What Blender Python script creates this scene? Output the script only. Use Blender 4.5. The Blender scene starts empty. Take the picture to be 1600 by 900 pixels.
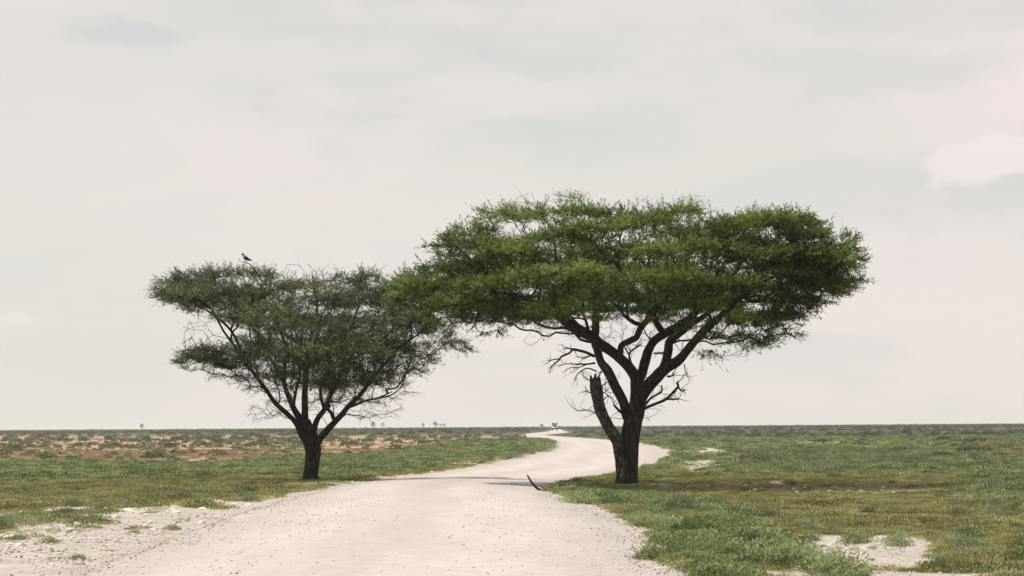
import bpy, math, random, time
import numpy as np
from mathutils import Vector, Matrix, Euler

T0 = time.time()
rng = np.random.default_rng(7)
random.seed(7)
SC = bpy.context.scene
COL = SC.collection

# ------------------------------------------------------------------ camera
F = 3900.0                                     # focal length in pixels of a 1600 px wide frame
CAM = np.array([0.0, 0.0, 2.0])
PITCH, ROLL = math.atan(217.3 / F), math.atan(10.5 / 1600)
_r = np.array([1.0, 0, 0]); _f = np.array([0, math.cos(PITCH), math.sin(PITCH)]); _u = np.array([0, -math.sin(PITCH), math.cos(PITCH)])
RIGHT = _r * math.cos(ROLL) - _u * math.sin(ROLL)
UP = _u * math.cos(ROLL) + _r * math.sin(ROLL)
FWD = _f
cam_d = bpy.data.cameras.new('camera')
cam_d.sensor_width = 36.0
cam_d.lens = F / 1600 * 36.0
cam_d.clip_start, cam_d.clip_end = 0.5, 60000
cam = bpy.data.objects.new('camera', cam_d)
COL.objects.link(cam)
cam.matrix_world = Matrix(((RIGHT[0], UP[0], -FWD[0], CAM[0]), (RIGHT[1], UP[1], -FWD[1], CAM[1]),
                           (RIGHT[2], UP[2], -FWD[2], CAM[2]), (0, 0, 0, 1)))
SC.camera = cam

# ------------------------------------------------------------------ light and sky
SUN_TO = np.array([-3.6, 1.9, 7.0]); SUN_TO = SUN_TO / np.linalg.norm(SUN_TO)      # towards the sun: high, on the left
SUN_EL = math.asin(SUN_TO[2]); SUN_AZ = math.atan2(SUN_TO[0], SUN_TO[1])
sun_d = bpy.data.lights.new('sun', 'SUN')
sun_d.energy = 5.0
sun_d.angle = math.radians(0.6)
sun_d.color = (1.0, 0.955, 0.88)
sun = bpy.data.objects.new('sun', sun_d)
COL.objects.link(sun)
sun.rotation_euler = Vector(SUN_TO).to_track_quat('Z', 'Y').to_euler()
sun.location = (-60, 60, 120)

SKY_STRENGTH = 0.10
world = bpy.data.worlds.new('World')
SC.world = world
world.use_nodes = True
wt = world.node_tree
for n in list(wt.nodes): wt.nodes.remove(n)


class NT:
    """small helper to write node trees"""
    def __init__(s, tree): s.t = tree
    def n(s, typ, **kw):
        nd = s.t.nodes.new(typ)
        ins = kw.pop('ins', {})
        for k, v in kw.items(): setattr(nd, k, v)
        for k, v in ins.items():
            if isinstance(v, bpy.types.NodeSocket): s.t.links.new(v, nd.inputs[k])
            else: nd.inputs[k].default_value = v
        return nd
    def math(s, op, a, b=None, c=None, clamp=False):
        nd = s.n('ShaderNodeMath', operation=op, use_clamp=clamp)
        for i, v in enumerate((a, b, c)):
            if v is None: continue
            if isinstance(v, bpy.types.NodeSocket): s.t.links.new(v, nd.inputs[i])
            else: nd.inputs[i].default_value = v
        return nd.outputs[0]
    def mix(s, f, a, b, blend='MIX'):
        nd = s.n('ShaderNodeMix', data_type='RGBA', blend_type=blend)
        for i, v in ((0, f), (6, a), (7, b)):
            if isinstance(v, bpy.types.NodeSocket): s.t.links.new(v, nd.inputs[i])
            else: nd.inputs[i].default_value = (tuple(v) + (1.0,) if (i > 0 and len(v) == 3) else v)
        return nd.outputs[2]
    def ramp(s, f, stops, interp='LINEAR'):
        nd = s.n('ShaderNodeValToRGB')
        cr = nd.color_ramp; cr.interpolation = interp
        while len(cr.elements) < len(stops): cr.elements.new(0.5)
        for e, (p, c) in zip(cr.elements, stops):
            e.position = p
            e.color = (c, c, c, 1) if not hasattr(c, '__len__') else tuple(c) + (1,)
        s.t.links.new(f, nd.inputs[0])
        return nd.outputs[0]
    def link(s, a, b): s.t.links.new(a, b)


w = NT(wt)
sky = w.n('ShaderNodeTexSky', sky_type='NISHITA', sun_disc=False, sun_elevation=SUN_EL, sun_rotation=SUN_AZ,
          altitude=1100.0, air_density=1.0, dust_density=2.0, ozone_density=1.0)
tc = w.n('ShaderNodeTexCoord')
sep = w.n('ShaderNodeSeparateXYZ', ins={0: tc.outputs['Generated']})
# direction stretched so that cloud shapes lie flat
az = w.math('ARCTAN2', sep.outputs[0], sep.outputs[1])
el = w.math('ARCSINE', sep.outputs[2])
cv = w.n('ShaderNodeCombineXYZ', ins={0: w.math('MULTIPLY', az, 7.0), 1: w.math('MULTIPLY', el, 26.0), 2: 3.1})
n1 = w.n('ShaderNodeTexNoise', ins={'Vector': cv.outputs[0], 'Scale': 1.0, 'Detail': 9.0, 'Roughness': 0.56, 'Distortion': 0.5})
cv2 = w.n('ShaderNodeCombineXYZ', ins={0: w.math('MULTIPLY', az, 3.0), 1: w.math('MULTIPLY', el, 8.0), 2: 8.7})
n2 = w.n('ShaderNodeTexNoise', ins={'Vector': cv2.outputs[0], 'Scale': 1.0, 'Detail': 3.0, 'Roughness': 0.5})
K = 1.0 / SKY_STRENGTH
cA = tuple(c * K for c in (0.815, 0.772, 0.712))      # even cream overcast
cB = tuple(c * K for c in (0.93, 0.815, 0.775))     # pinkish bright
cC = tuple(c * K for c in (0.665, 0.675, 0.655))     # grey wisps
col = w.mix(w.ramp(n2.outputs[0], [(0.42, 0.0), (0.62, 1.0)]), cA, cB)
col = w.mix(w.math('MULTIPLY', w.ramp(n1.outputs[0], [(0.47, 0.0), (0.66, 1.0)]), 0.60), col, cC)


def blob(azd, eld, sa, se, soft=1.0, wob=0.55):
    """one cloud patch: a soft ellipse round a sky direction with a ragged rim"""
    a = w.math('DIVIDE', w.math('SUBTRACT', az, math.radians(azd)), math.radians(sa))
    e = w.math('DIVIDE', w.math('SUBTRACT', el, math.radians(eld)), math.radians(se))
    d = w.math('SQRT', w.math('ADD', w.math('MULTIPLY', a, a), w.math('MULTIPLY', e, e)))
    nz = w.n('ShaderNodeTexNoise', ins={'Vector': w.n('ShaderNodeCombineXYZ', ins={0: w.math('MULTIPLY', az, 30.0), 1: w.math('MULTIPLY', el, 70.0), 2: azd}).outputs[0],
                                        'Scale': 1.0, 'Detail': 5.0, 'Roughness': 0.55})
    d = w.math('ADD', d, w.math('MULTIPLY', w.math('SUBTRACT', nz.outputs[0], 0.5), wob * 4))
    return w.ramp(d, [(max(0.0, 1 - soft), 1.0), (1.0, 0.0)], 'EASE')


def pxdir(px, py):
    d = FWD * F + RIGHT * (px - 800) - UP * (py - 450)
    d /= np.linalg.norm(d)
    return math.degrees(math.atan2(d[0], d[1])), math.degrees(math.asin(d[2]))


PXD = math.degrees(1 / F)
for (bx, by, sa, se, c, k, soft) in ((210, 52, 150, 32, cC, 0.75, 0.9), (480, 48, 190, 34, cC, 0.5, 0.9), (880, 100, 230, 30, cC, 0.5, 1.0), (1400, 110, 330, 60, cC, 0.45, 1.0),
                                     (940, 220, 260, 60, cC, 0.35, 1.0), (420, 230, 330, 120, cB, 0.55, 1.0), (820, 20, 420, 40, cB, 0.5, 1.0),
                                     (30, 498, 90, 20, tuple(c * K for c in (0.90, 0.84, 0.80)), 0.7, 0.8), (1530, 495, 150, 34, tuple(c * K for c in (0.90, 0.83, 0.79)), 0.6, 0.8), (1330, 500, 90, 30, cB, 0.5, 0.9), (1545, 250, 120, 44, tuple(c * K for c in (0.96, 0.85, 0.815)), 0.85, 0.5), (1480, 262, 50, 22, tuple(c * K for c in (0.92, 0.82, 0.79)), 0.6, 0.7), (1400, 420, 300, 60, cC, 0.3, 1.0)):
    A, E = pxdir(bx, by)
    col = w.mix(w.math('MULTIPLY', blob(A, E, sa * PXD, se * PXD, soft), k), col, c)
# pale air towards the horizon, then a little of the clear sky through the cloud sheet
hz = w.ramp(el, [(0.0, 1.0), (0.09, 0.0)])
col = w.mix(w.math('MULTIPLY', hz, 0.45), col, tuple(c * K for c in (0.80, 0.775, 0.735)))
col = w.mix(0.90, sky.outputs[0], col)
bg = w.n('ShaderNodeBackground', ins={'Color': col, 'Strength': SKY_STRENGTH})
wo = w.n('ShaderNodeOutputWorld', ins={'Surface': bg.outputs[0]})

SC.view_settings.view_transform = 'Standard'
SC.view_settings.look = 'None'
SC.view_settings.exposure = 0.0
SC.view_settings.gamma = 1.0
SC.cycles.max_bounces = 8
SC.cycles.diffuse_bounces = 5
SC.cycles.transmission_bounces = 3
SC.cycles.transparent_max_bounces = 4
SC.cycles.volume_bounces = 1


# ------------------------------------------------------------------ small maths
def vnoise(x, y, seed=0):
    xi = np.floor(x).astype(np.int64); yi = np.floor(y).astype(np.int64)
    xf = x - xi; yf = y - yi
    def h(a, b):
        v = (a * 374761393 + b * 668265263 + seed * 2147483647 + 1013904223) & 0xFFFFFFFF
        v = ((v ^ (v >> 13)) * 1274126177) & 0xFFFFFFFF
        v = ((v ^ (v >> 16)) * 2246822519) & 0xFFFFFFFF
        return ((v ^ (v >> 15)) & 0xFFFFFF) / float(0xFFFFFF)
    sx = xf * xf * (3 - 2 * xf); sy = yf * yf * (3 - 2 * yf)
    return ((h(xi, yi) * (1 - sx) + h(xi + 1, yi) * sx) * (1 - sy) + (h(xi, yi + 1) * (1 - sx) + h(xi + 1, yi + 1) * sx) * sy) * 2 - 1


def fbm(x, y, seed=0, octv=4, gain=0.5):
    s = 0; a = 1.0; t = 0
    for i in range(octv):
        s = s + a * vnoise(x * 2 ** i + 17.3 * i, y * 2 ** i - 9.1 * i, seed + i); t += a; a *= gain
    return s / t


def sstep(a, b, x):
    t = np.clip((x - a) / (b - a), 0, 1)
    return t * t * (3 - 2 * t)


def norm(v): return v / (np.linalg.norm(v, axis=-1, keepdims=True) + 1e-12)


def project(x, y, z):
    d = np.stack([x - CAM[0], y - CAM[1], z - CAM[2]], -1)
    zf = np.maximum(d @ FWD, 0.05)
    return 800 + F * (d @ RIGHT) / zf, 450 - F * (d @ UP) / zf


def gbase(x, y):
    """smooth terrain: a low crest where the road passes between the trees, a gentle rise far away"""
    x = np.asarray(x, float); y = np.asarray(y, float)
    return 0.75 * sstep(480, 900, y) + 0.20 * np.exp(-((y - 83) / 9.5) ** 2) * np.exp(-((x + 3.2) / 4.6) ** 2)


def gat(px, py):
    """ground point seen at a photograph pixel (smooth terrain)"""
    d = FWD * F + RIGHT * (px - 800) - UP * (py - 450)
    t = -2.0 / d[2] if d[2] < -1e-6 else 1e5
    lo, hi = 1.0 / F, None
    ts = np.exp(np.linspace(math.log(5 / F), math.log(6000 / F), 900))
    P = CAM[None] + d[None] * ts[:, None]
    g = P[:, 2] - gbase(P[:, 0], P[:, 1])
    k = np.argmax(g < 0) if (g < 0).any() else len(ts) - 1
    if k > 0:
        a, b = g[k - 1], g[k]
        q = a / (a - b) if a != b else 0
        tt = ts[k - 1] + (ts[k] - ts[k - 1]) * min(max(q, 0), 1)
    else: tt = ts[0]
    return CAM + d * tt


def at(px, py, Y):
    """point at depth Y seen at a photograph pixel"""
    d = FWD * F + RIGHT * (px - 800) - UP * (py - 450)
    return CAM + d * (Y / d[1])


# ------------------------------------------------------------------ mesh helpers
def mesh_np(name, V, F4=None, F3=None, smooth=False, face_attr=None, point_attr=None, point_col=None):
    V = np.asarray(V, np.float32)
    loops = []; starts = []; tot = 0
    if F4 is not None and len(F4):
        F4 = np.asarray(F4, np.int32); loops.append(F4.ravel()); starts.append(np.arange(len(F4)) * 4); tot = len(F4) * 4
    if F3 is not None and len(F3):
        F3 = np.asarray(F3, np.int32); loops.append(F3.ravel()); starts.append(tot + np.arange(len(F3)) * 3)
    L = np.concatenate(loops); S = np.concatenate(starts).astype(np.int32)
    me = bpy.data.meshes.new(name)
    me.vertices.add(len(V)); me.vertices.foreach_set('co', V.ravel())
    me.loops.add(len(L)); me.loops.foreach_set('vertex_index', L)
    me.polygons.add(len(S)); me.polygons.foreach_set('loop_start', S)
    if smooth: me.polygons.foreach_set('use_smooth', np.ones(len(S), bool))
    for k, v in (face_attr or {}).items():
        a = me.attributes.new(k, 'FLOAT', 'FACE'); a.data.foreach_set('value', np.asarray(v, np.float32))
    for k, v in (point_attr or {}).items():
        a = me.attributes.new(k, 'FLOAT', 'POINT'); a.data.foreach_set('value', np.asarray(v, np.float32))
    for k, v in (point_col or {}).items():
        a = me.attributes.new(k, 'FLOAT_COLOR', 'POINT')
        c = np.ones((len(V), 4), np.float32); c[:, :3] = v
        a.data.foreach_set('color', c.ravel())
    me.update(calc_edges=True)
    me.validate()
    return me


def link(name, me, mat, parent=None, loc=None):
    o = bpy.data.objects.new(name, me)
    if mat is not None and not me.materials: me.materials.append(mat)
    COL.objects.link(o)
    if parent is not None:
        o.parent = parent
    if loc is not None: o.location = tuple(float(c) for c in loc)
    return o


def tag(o, label=None, cat=None, group=None, kind=None):
    if label: o['label'] = label
    if cat: o['category'] = cat
    if group: o['group'] = group
    if kind: o['kind'] = kind
    return o


def empty(name, loc, label, cat, group=None, rz=0.0):
    o = bpy.data.objects.new(name, None)
    o.empty_display_size = 0.3
    COL.objects.link(o)
    o.location = tuple(float(c) for c in loc); o.rotation_euler = (0, 0, rz)
    return tag(o, label, cat, group)


class Geo:
    """collects vertices and faces of one mesh"""
    def __init__(s): s.V = []; s.Q = []; s.T = []; s.n = 0
    def add(s, V, Q=None, T=None):
        V = np.asarray(V, float).reshape(-1, 3)
        if Q is not None and len(Q): s.Q.append(np.asarray(Q, int).reshape(-1, 4) + s.n)
        if T is not None and len(T): s.T.append(np.asarray(T, int).reshape(-1, 3) + s.n)
        s.V.append(V); s.n += len(V)
    def tube(s, P, R, sides=6, cap=True, noise=0.0, seed=0):
        P = np.asarray(P, float); R = np.asarray(R, float); m = len(P)
        tan = np.gradient(P, axis=0); tan = norm(tan)
        ref = np.array([0.0, 1.0, 0.0]) if abs(tan[0][1]) < 0.8 else np.array([1.0, 0, 0])
        a = np.cross(tan, ref); a = norm(a); b = np.cross(tan, a)
        ang = np.arange(sides) / sides * 2 * math.pi
        rr = R[:, None] * np.ones(sides)[None]
        if noise > 0:
            L = np.concatenate([[0], np.cumsum(np.linalg.norm(np.diff(P, axis=0), axis=1))])
            rr = rr * (1 + noise * vnoise(np.cos(ang)[None] * 1.9 + L[:, None] * 0.9 + 5, np.sin(ang)[None] * 1.9 + L[:, None] * 1.7, seed)
                       + 0.5 * noise * vnoise(np.cos(ang)[None] * 4 + L[:, None] * 5, np.sin(ang)[None] * 4 + 3, seed + 1))
        V = P[:, None] + rr[..., None] * (np.cos(ang)[None, :, None] * a[:, None] + np.sin(ang)[None, :, None] * b[:, None])
        i = np.arange(m - 1)[:, None] * sides; j = np.arange(sides)[None]; k = (j + 1) % sides
        Q = np.stack([i + j, i + sides + j, i + sides + k, i + k], -1).reshape(-1, 4)
        V = V.reshape(-1, 3); T = None
        if cap:
            V = np.concatenate([V, P[:1], P[-1:]]); c0 = m * sides; c1 = c0 + 1
            jj = np.arange(sides); kk = (jj + 1) % sides
            T = np.concatenate([np.stack([np.full(sides, c0), jj, kk], -1), np.stack([np.full(sides, c1), (m - 1) * sides + kk, (m - 1) * sides + jj], -1)])
        s.add(V, Q, T)
    def box(s, c, h, rot=None, taper=(1, 1)):
        """box of half sizes h; taper scales the top face"""
        c = np.asarray(c, float)
        pts = []
        for z in (-1, 1):
            tx, ty = (taper if z > 0 else (1, 1))
            for x, y in ((-1, -1), (1, -1), (1, 1), (-1, 1)): pts.append((x * h[0] * tx, y * h[1] * ty, z * h[2]))
        pts = np.array(pts)
        if rot is not None: pts = pts @ np.array(rot).T
        s.add(pts + c, [[0, 3, 2, 1], [4, 5, 6, 7], [0, 1, 5, 4], [1, 2, 6, 5], [2, 3, 7, 6], [3, 0, 4, 7]])
    def loft(s, rings, cap=True):
        rings = [np.asarray(r, float) for r in rings]; n = len(rings[0]); m = len(rings)
        V = np.concatenate(rings)
        i = np.arange(m - 1)[:, None] * n; j = np.arange(n)[None]; k = (j + 1) % n
        Q = np.stack([i + j, i + k, i + n + k, i + n + j], -1).reshape(-1, 4); T = None
        if cap:
            V = np.concatenate([V, rings[0].mean(0)[None], rings[-1].mean(0)[None]])
            jj = np.arange(n); kk = (jj + 1) % n
            T = np.concatenate([np.stack([np.full(n, m * n), kk, jj], -1), np.stack([np.full(n, m * n + 1), (m - 1) * n + jj, (m - 1) * n + kk], -1)])
        s.add(V, Q, T)
    def mesh(s, name, smooth=False, **kw):
        return mesh_np(name, np.concatenate(s.V), np.concatenate(s.Q) if s.Q else None, np.concatenate(s.T) if s.T else None, smooth, **kw)
    def build(s, name, mat, parent=None, smooth=False, loc=None, **kw):
        return link(name, s.mesh(name, smooth, **kw), mat, parent, loc)


def leaf_arr(base, d, side, L, W):
    """one rhombic leaf face per row"""
    mid = base + d * (L * 0.45)[:, None]
    V = np.stack([base, mid + side * (W / 2)[:, None], base + d * L[:, None], mid - side * (W / 2)[:, None]], 1)
    return V.reshape(-1, 3), np.arange(len(base) * 4).reshape(-1, 4)


def rdir(n, g=None): return norm((g or rng).normal(size=(n, 3)))


# ------------------------------------------------------------------ materials
def newmat(name):
    m = bpy.data.materials.new(name); m.use_nodes = True
    t = m.node_tree
    for n in list(t.nodes): t.nodes.remove(n)
    return m, NT(t)


def leaf_mat(name, dark, mid, light, transl=0.3, grey=None, objrand=True, worldnoise=True):
    m, N = newmat(name)
    a = N.n('ShaderNodeAttribute', attribute_type='GEOMETRY', attribute_name='tone')
    f = a.outputs['Fac']
    if objrand:
        oi = N.n('ShaderNodeObjectInfo')
        f = N.math('ADD', f, N.math('MULTIPLY', N.math('SUBTRACT', oi.outputs['Random'], 0.5), 0.75))
    if worldnoise:
        geo = N.n('ShaderNodeNewGeometry')
        nz = N.n('ShaderNodeTexNoise', ins={'Vector': geo.outputs['Position'], 'Scale': 0.35, 'Detail': 3.0})
        f = N.math('ADD', f, N.math('MULTIPLY', N.math('SUBTRACT', nz.outputs[0], 0.5), 0.9))
    c = N.ramp(f, [(0.0, dark), (0.5, mid), (1.0, light)])
    d = N.n('ShaderNodeBsdfPrincipled', ins={'Base Color': c, 'Roughness': 0.62, 'Specular IOR Level': 0.25})
    tr = N.n('ShaderNodeBsdfTranslucent', ins={'Color': c})
    mx = N.n('ShaderNodeMixShader', ins={0: transl, 1: d.outputs[0], 2: tr.outputs[0]})
    N.n('ShaderNodeOutputMaterial', ins={'Surface': mx.outputs[0]})
    return m


def rough_mat(name, c1, c2, scale=8.0, rough=0.9, bump=0.3, detail=6.0, stretch=None, c3=None, bdist=0.02):
    m, N = newmat(name)
    tcn = N.n('ShaderNodeTexCoord')
    v = tcn.outputs['Object']
    if stretch:
        v = N.n('ShaderNodeMapping', ins={'Vector': v, 'Scale': stretch}).outputs[0]
    nz = N.n('ShaderNodeTexNoise', ins={'Vector': v, 'Scale': scale, 'Detail': detail, 'Roughness': 0.6})
    st = [(0.32, c1), (0.68, c2)] if c3 is None else [(0.3, c1), (0.5, c2), (0.7, c3)]
    c = N.ramp(nz.outputs[0], st)
    bp = N.n('ShaderNodeBump', ins={'Strength': bump, 'Distance': bdist, 'Height': nz.outputs[0]})
    d = N.n('ShaderNodeBsdfPrincipled', ins={'Base Color': c, 'Roughness': rough, 'Specular IOR Level': 0.2, 'Normal': bp.outputs[0]})
    N.n('ShaderNodeOutputMaterial', ins={'Surface': d.outputs[0]})
    return m


def flat_mat(name, c, rough=0.5, spec=0.5, metal=0.0, var=0.12):
    m, N = newmat(name)
    nz = N.n('ShaderNodeTexNoise', ins={'Scale': 9.0, 'Detail': 4.0})
    cc = N.ramp(nz.outputs[0], [(0.3, tuple(x * (1 - var) for x in c)), (0.7, tuple(min(1, x * (1 + var)) for x in c))])
    d = N.n('ShaderNodeBsdfPrincipled', ins={'Base Color': cc, 'Roughness': rough, 'Specular IOR Level': spec, 'Metallic': metal})
    N.n('ShaderNodeOutputMaterial', ins={'Surface': d.outputs[0]})
    return m


BARK = rough_mat('bark', (0.007, 0.006, 0.005), (0.026, 0.022, 0.0175), scale=5.0, bump=1.0, stretch=(3.5, 3.5, 0.6), c3=(0.090, 0.078, 0.064), bdist=0.05)
BARK_OLD = rough_mat('weathered_bark', (0.012, 0.010, 0.008), (0.045, 0.039, 0.032), scale=4.0, bump=0.9, stretch=(2.5, 2.5, 1.4), c3=(0.17, 0.155, 0.135), bdist=0.05)
TWIG = rough_mat('twig_bark', (0.018, 0.016, 0.013), (0.045, 0.040, 0.034), scale=3.0, bump=0.1)
TWIG_GREY = rough_mat('grey_twig_bark', (0.035, 0.032, 0.028), (0.075, 0.068, 0.060), scale=3.0, bump=0.1)
LEAF_A = leaf_mat('acacia_leaf', (0.034, 0.060, 0.016), (0.145, 0.205, 0.046), (0.320, 0.370, 0.090), 0.34, objrand=False)
LEAF_B = leaf_mat('greyish_acacia_leaf', (0.044, 0.054, 0.030), (0.135, 0.160, 0.072), (0.280, 0.300, 0.130), 0.30, objrand=False)
HERB = leaf_mat('herb_leaf', (0.085, 0.115, 0.045), (0.225, 0.285, 0.115), (0.43, 0.47, 0.25), 0.36)
HERB_DARK = leaf_mat('dark_herb_leaf', (0.066, 0.098, 0.038), (0.235, 0.292, 0.122), (0.46, 0.49, 0.28), 0.36)
OLIVE = leaf_mat('olive_grass', (0.092, 0.106, 0.036), (0.280, 0.275, 0.098), (0.52, 0.48, 0.25), 0.34)
DRY = leaf_mat('dry_grass', (0.20, 0.14, 0.085), (0.36, 0.265, 0.175), (0.46, 0.37, 0.26), 0.3)
GREYLEAF = leaf_mat('grey_shrub_leaf', (0.090, 0.112, 0.056), (0.19, 0.225, 0.125), (0.32, 0.355, 0.22), 0.3)
SHRUBLEAF = leaf_mat('plain_shrub_leaf', (0.065, 0.082, 0.046), (0.135, 0.158, 0.090), (0.24, 0.255, 0.16), 0.3)
STONE = rough_mat('calcrete', (0.36, 0.32, 0.28), (0.60, 0.56, 0.50), scale=5.0, bump=0.5, c3=(0.72, 0.68, 0.63))
STONE_PINK = rough_mat('pinkish_stone', (0.26, 0.19, 0.15), (0.42, 0.33, 0.27), scale=7.0, bump=0.5)
STONE_DARK = rough_mat('dark_pebble', (0.17, 0.145, 0.13), (0.32, 0.28, 0.25), scale=7.0, bump=0.4)
FAR_LEAF = leaf_mat('far_tree_leaf', (0.030, 0.045, 0.026), (0.050, 0.068, 0.038), (0.075, 0.092, 0.050), 0.2, worldnoise=False)


def ground_mat():
    m, N = newmat('plain_soil')
    geo = N.n('ShaderNodeNewGeometry')
    a = N.n('ShaderNodeAttribute', attribute_type='GEOMETRY', attribute_name='soil')
    nf = N.n('ShaderNodeTexNoise', ins={'Vector': geo.outputs['Position'], 'Scale': 5.0, 'Detail': 8.0, 'Roughness': 0.7})
    nm = N.n('ShaderNodeTexNoise', ins={'Vector': geo.outputs['Position'], 'Scale': 0.6, 'Detail': 6.0, 'Roughness': 0.65})
    c = N.mix(1.0, a.outputs['Color'], N.ramp(nf.outputs[0], [(0.30, 0.62), (0.55, 1.0), (0.75, 1.18)]), 'MULTIPLY')
    c = N.mix(1.0, c, N.ramp(nm.outputs[0], [(0.30, 0.80), (0.70, 1.16)]), 'MULTIPLY')
    hgt = N.math('ADD', N.math('MULTIPLY', nf.outputs[0], 0.6), nm.outputs[0])
    bp = N.n('ShaderNodeBump', ins={'Strength': 0.55, 'Distance': 0.05, 'Height': hgt})
    d = N.n('ShaderNodeBsdfPrincipled', ins={'Base Color': c, 'Roughness': 0.95, 'Specular IOR Level': 0.1, 'Normal': bp.outputs[0]})
    N.n('ShaderNodeOutputMaterial', ins={'Surface': d.outputs[0]})
    return m


def road_mat():
    m, N = newmat('white_gravel')
    geo = N.n('ShaderNodeNewGeometry')
    a = N.n('ShaderNodeAttribute', attribute_type='GEOMETRY', attribute_name='across')
    nf = N.n('ShaderNodeTexNoise', ins={'Vector': geo.outputs['Position'], 'Scale': 14.0, 'Detail': 8.0, 'Roughness': 0.75})
    ng = N.n('ShaderNodeTexNoise', ins={'Vector': geo.outputs['Position'], 'Scale': 2.2, 'Detail': 5.0, 'Roughness': 0.6})
    nl = N.n('ShaderNodeTexNoise', ins={'Vector': N.n('ShaderNodeMapping', ins={'Vector': geo.outputs['Position'], 'Scale': (1.0, 0.12, 1.0)}).outputs[0], 'Scale': 0.9, 'Detail': 4.0})
    c = N.mix(N.ramp(nf.outputs[0], [(0.28, 0.0), (0.62, 1.0)]), (0.360, 0.318, 0.297), (0.455, 0.409, 0.387))
    c = N.mix(1.0, c, N.ramp(ng.outputs[0], [(0.3, 0.92), (0.7, 1.06)]), 'MULTIPLY')
    c = N.mix(1.0, c, N.ramp(nl.outputs[0], [(0.3, 0.93), (0.7, 1.07)]), 'MULTIPLY')
    # wheel tracks: packed, a little paler; loose gravel between and outside a little darker
    tr = N.ramp(a.outputs['Fac'], [(0.08, 0.90), (0.25, 1.045), (0.36, 0.985), (0.48, 0.935), (0.62, 1.04), (0.76, 1.02), (0.92, 0.89)])
    c = N.mix(1.0, c, tr, 'MULTIPLY')
    bp = N.n('ShaderNodeBump', ins={'Strength': 0.35, 'Distance': 0.02, 'Height': nf.outputs[0]})
    d = N.n('ShaderNodeBsdfPrincipled', ins={'Base Color': c, 'Roughness': 0.95, 'Specular IOR Level': 0.1, 'Normal': bp.outputs[0]})
    N.n('ShaderNodeOutputMaterial', ins={'Surface': d.outputs[0]})
    return m


GROUND, ROAD = ground_mat(), road_mat()

# ------------------------------------------------------------------ road outline, photograph pixels turned into ground points
EDGE = [((-160, 960), (1210, 960)), ((-30, 925), (1120, 925)), (((105), 900), (1058, 900)), ((160, 880), (1012, 880)), ((215, 860), (1003, 858)), ((268, 840), (1000, 840)),
        ((322, 820), (985, 822)), ((380, 800), (945, 802)), ((445, 782), (903, 785)), ((500, 768), (868, 772)), ((535, 760), (862, 764)), ((580, 752.5), (872, 757)),
        ((628, 747), (905, 749)), ((660, 742), (958, 742)), ((700, 737), (985, 736)), ((752, 729), (1006, 729)), ((800, 719), (1028, 721)), ((845, 708.5), (1036, 712)),
        ((872, 700), (1034, 704)), ((876, 694), (1012, 697)), ((866, 689), (975, 690)), ((845, 685.3), (928, 685.2)), ((818, 682.6), (880, 682.2)), ((803, 680.6), (853, 680.0)),
        ((812, 678.6), (856, 678.8)), ((836, 676.2), (880, 676.6)), ((852, 674.6), (889, 675.2)), ((858, 673.4), (884, 673.8)), ((862, 672.2), (880, 672.4)), ((866, 670.8), (877, 670.9))]


def spline(P, n):
    P = np.asarray(P, float); out = []
    Q = np.concatenate([2 * P[:1] - P[1:2], P, 2 * P[-1:] - P[-2:-1]])
    for i in range(len(P) - 1):
        a, b, c, d = Q[i], Q[i + 1], Q[i + 2], Q[i + 3]
        for t in np.arange(n) / n:
            out.append(0.5 * (2 * b + (c - a) * t + (2 * a - 5 * b + 4 * c - d) * t * t + (3 * b - a - 3 * c + d) * t ** 3))
    out.append(P[-1]); return np.array(out)


eL = np.array([gat(*a)[:2] for a, b in EDGE]); eR = np.array([gat(*b)[:2] for a, b in EDGE])
# the road goes on under and behind the camera
eL = np.concatenate([[[-4.3, -40], [-4.2, 5]], eL]); eR = np.concatenate([[[3.8, -40], [3.7, 5]], eR])
sL, sR = spline(eL, 9), spline(eR, 9)
_dist = np.hypot(sL[:, 0], sL[:, 1])
jL = 0.22 * fbm(sL[:, 1] * 0.9, sL[:, 0] * 0.5, 31) * np.clip(_dist / 60, 0.6, 4); jR = 0.22 * fbm(sR[:, 1] * 0.9, sR[:, 0] * 0.5, 47) * np.clip(_dist / 60, 0.6, 4)
wv = norm(sR - sL)
sL = sL - wv * jL[:, None]; sR = sR + wv * jR[:, None]
ROADPOLY = np.concatenate([sL, sR[::-1]])
_pa = ROADPOLY; _pb = np.roll(ROADPOLY, -1, axis=0)


def roaddist(x, y):
    """signed distance to the road's rim, negative on the road"""
    x = np.asarray(x, float).ravel(); y = np.asarray(y, float).ravel()
    out = np.empty(len(x))
    d = _pb - _pa; l2 = (d ** 2).sum(1) + 1e-9
    dy = np.where(np.abs(d[:, 1]) < 1e-9, 1e-9, d[:, 1])
    for i in range(0, len(x), 8192):
        X = x[i:i + 8192, None]; Y = y[i:i + 8192, None]
        t = np.clip(((X - _pa[:, 0]) * d[:, 0] + (Y - _pa[:, 1]) * d[:, 1]) / l2, 0, 1)
        dd = np.sqrt(((X - _pa[:, 0] - t * d[:, 0]) ** 2 + (Y - _pa[:, 1] - t * d[:, 1]) ** 2).min(1))
        cr = ((_pa[:, 1] > Y) != (_pb[:, 1] > Y)) & (X < d[:, 0] * (Y - _pa[:, 1]) / dy + _pa[:, 0])
        out[i:i + 8192] = np.where(cr.sum(1) % 2 == 1, -dd, dd)
    return out


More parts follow.
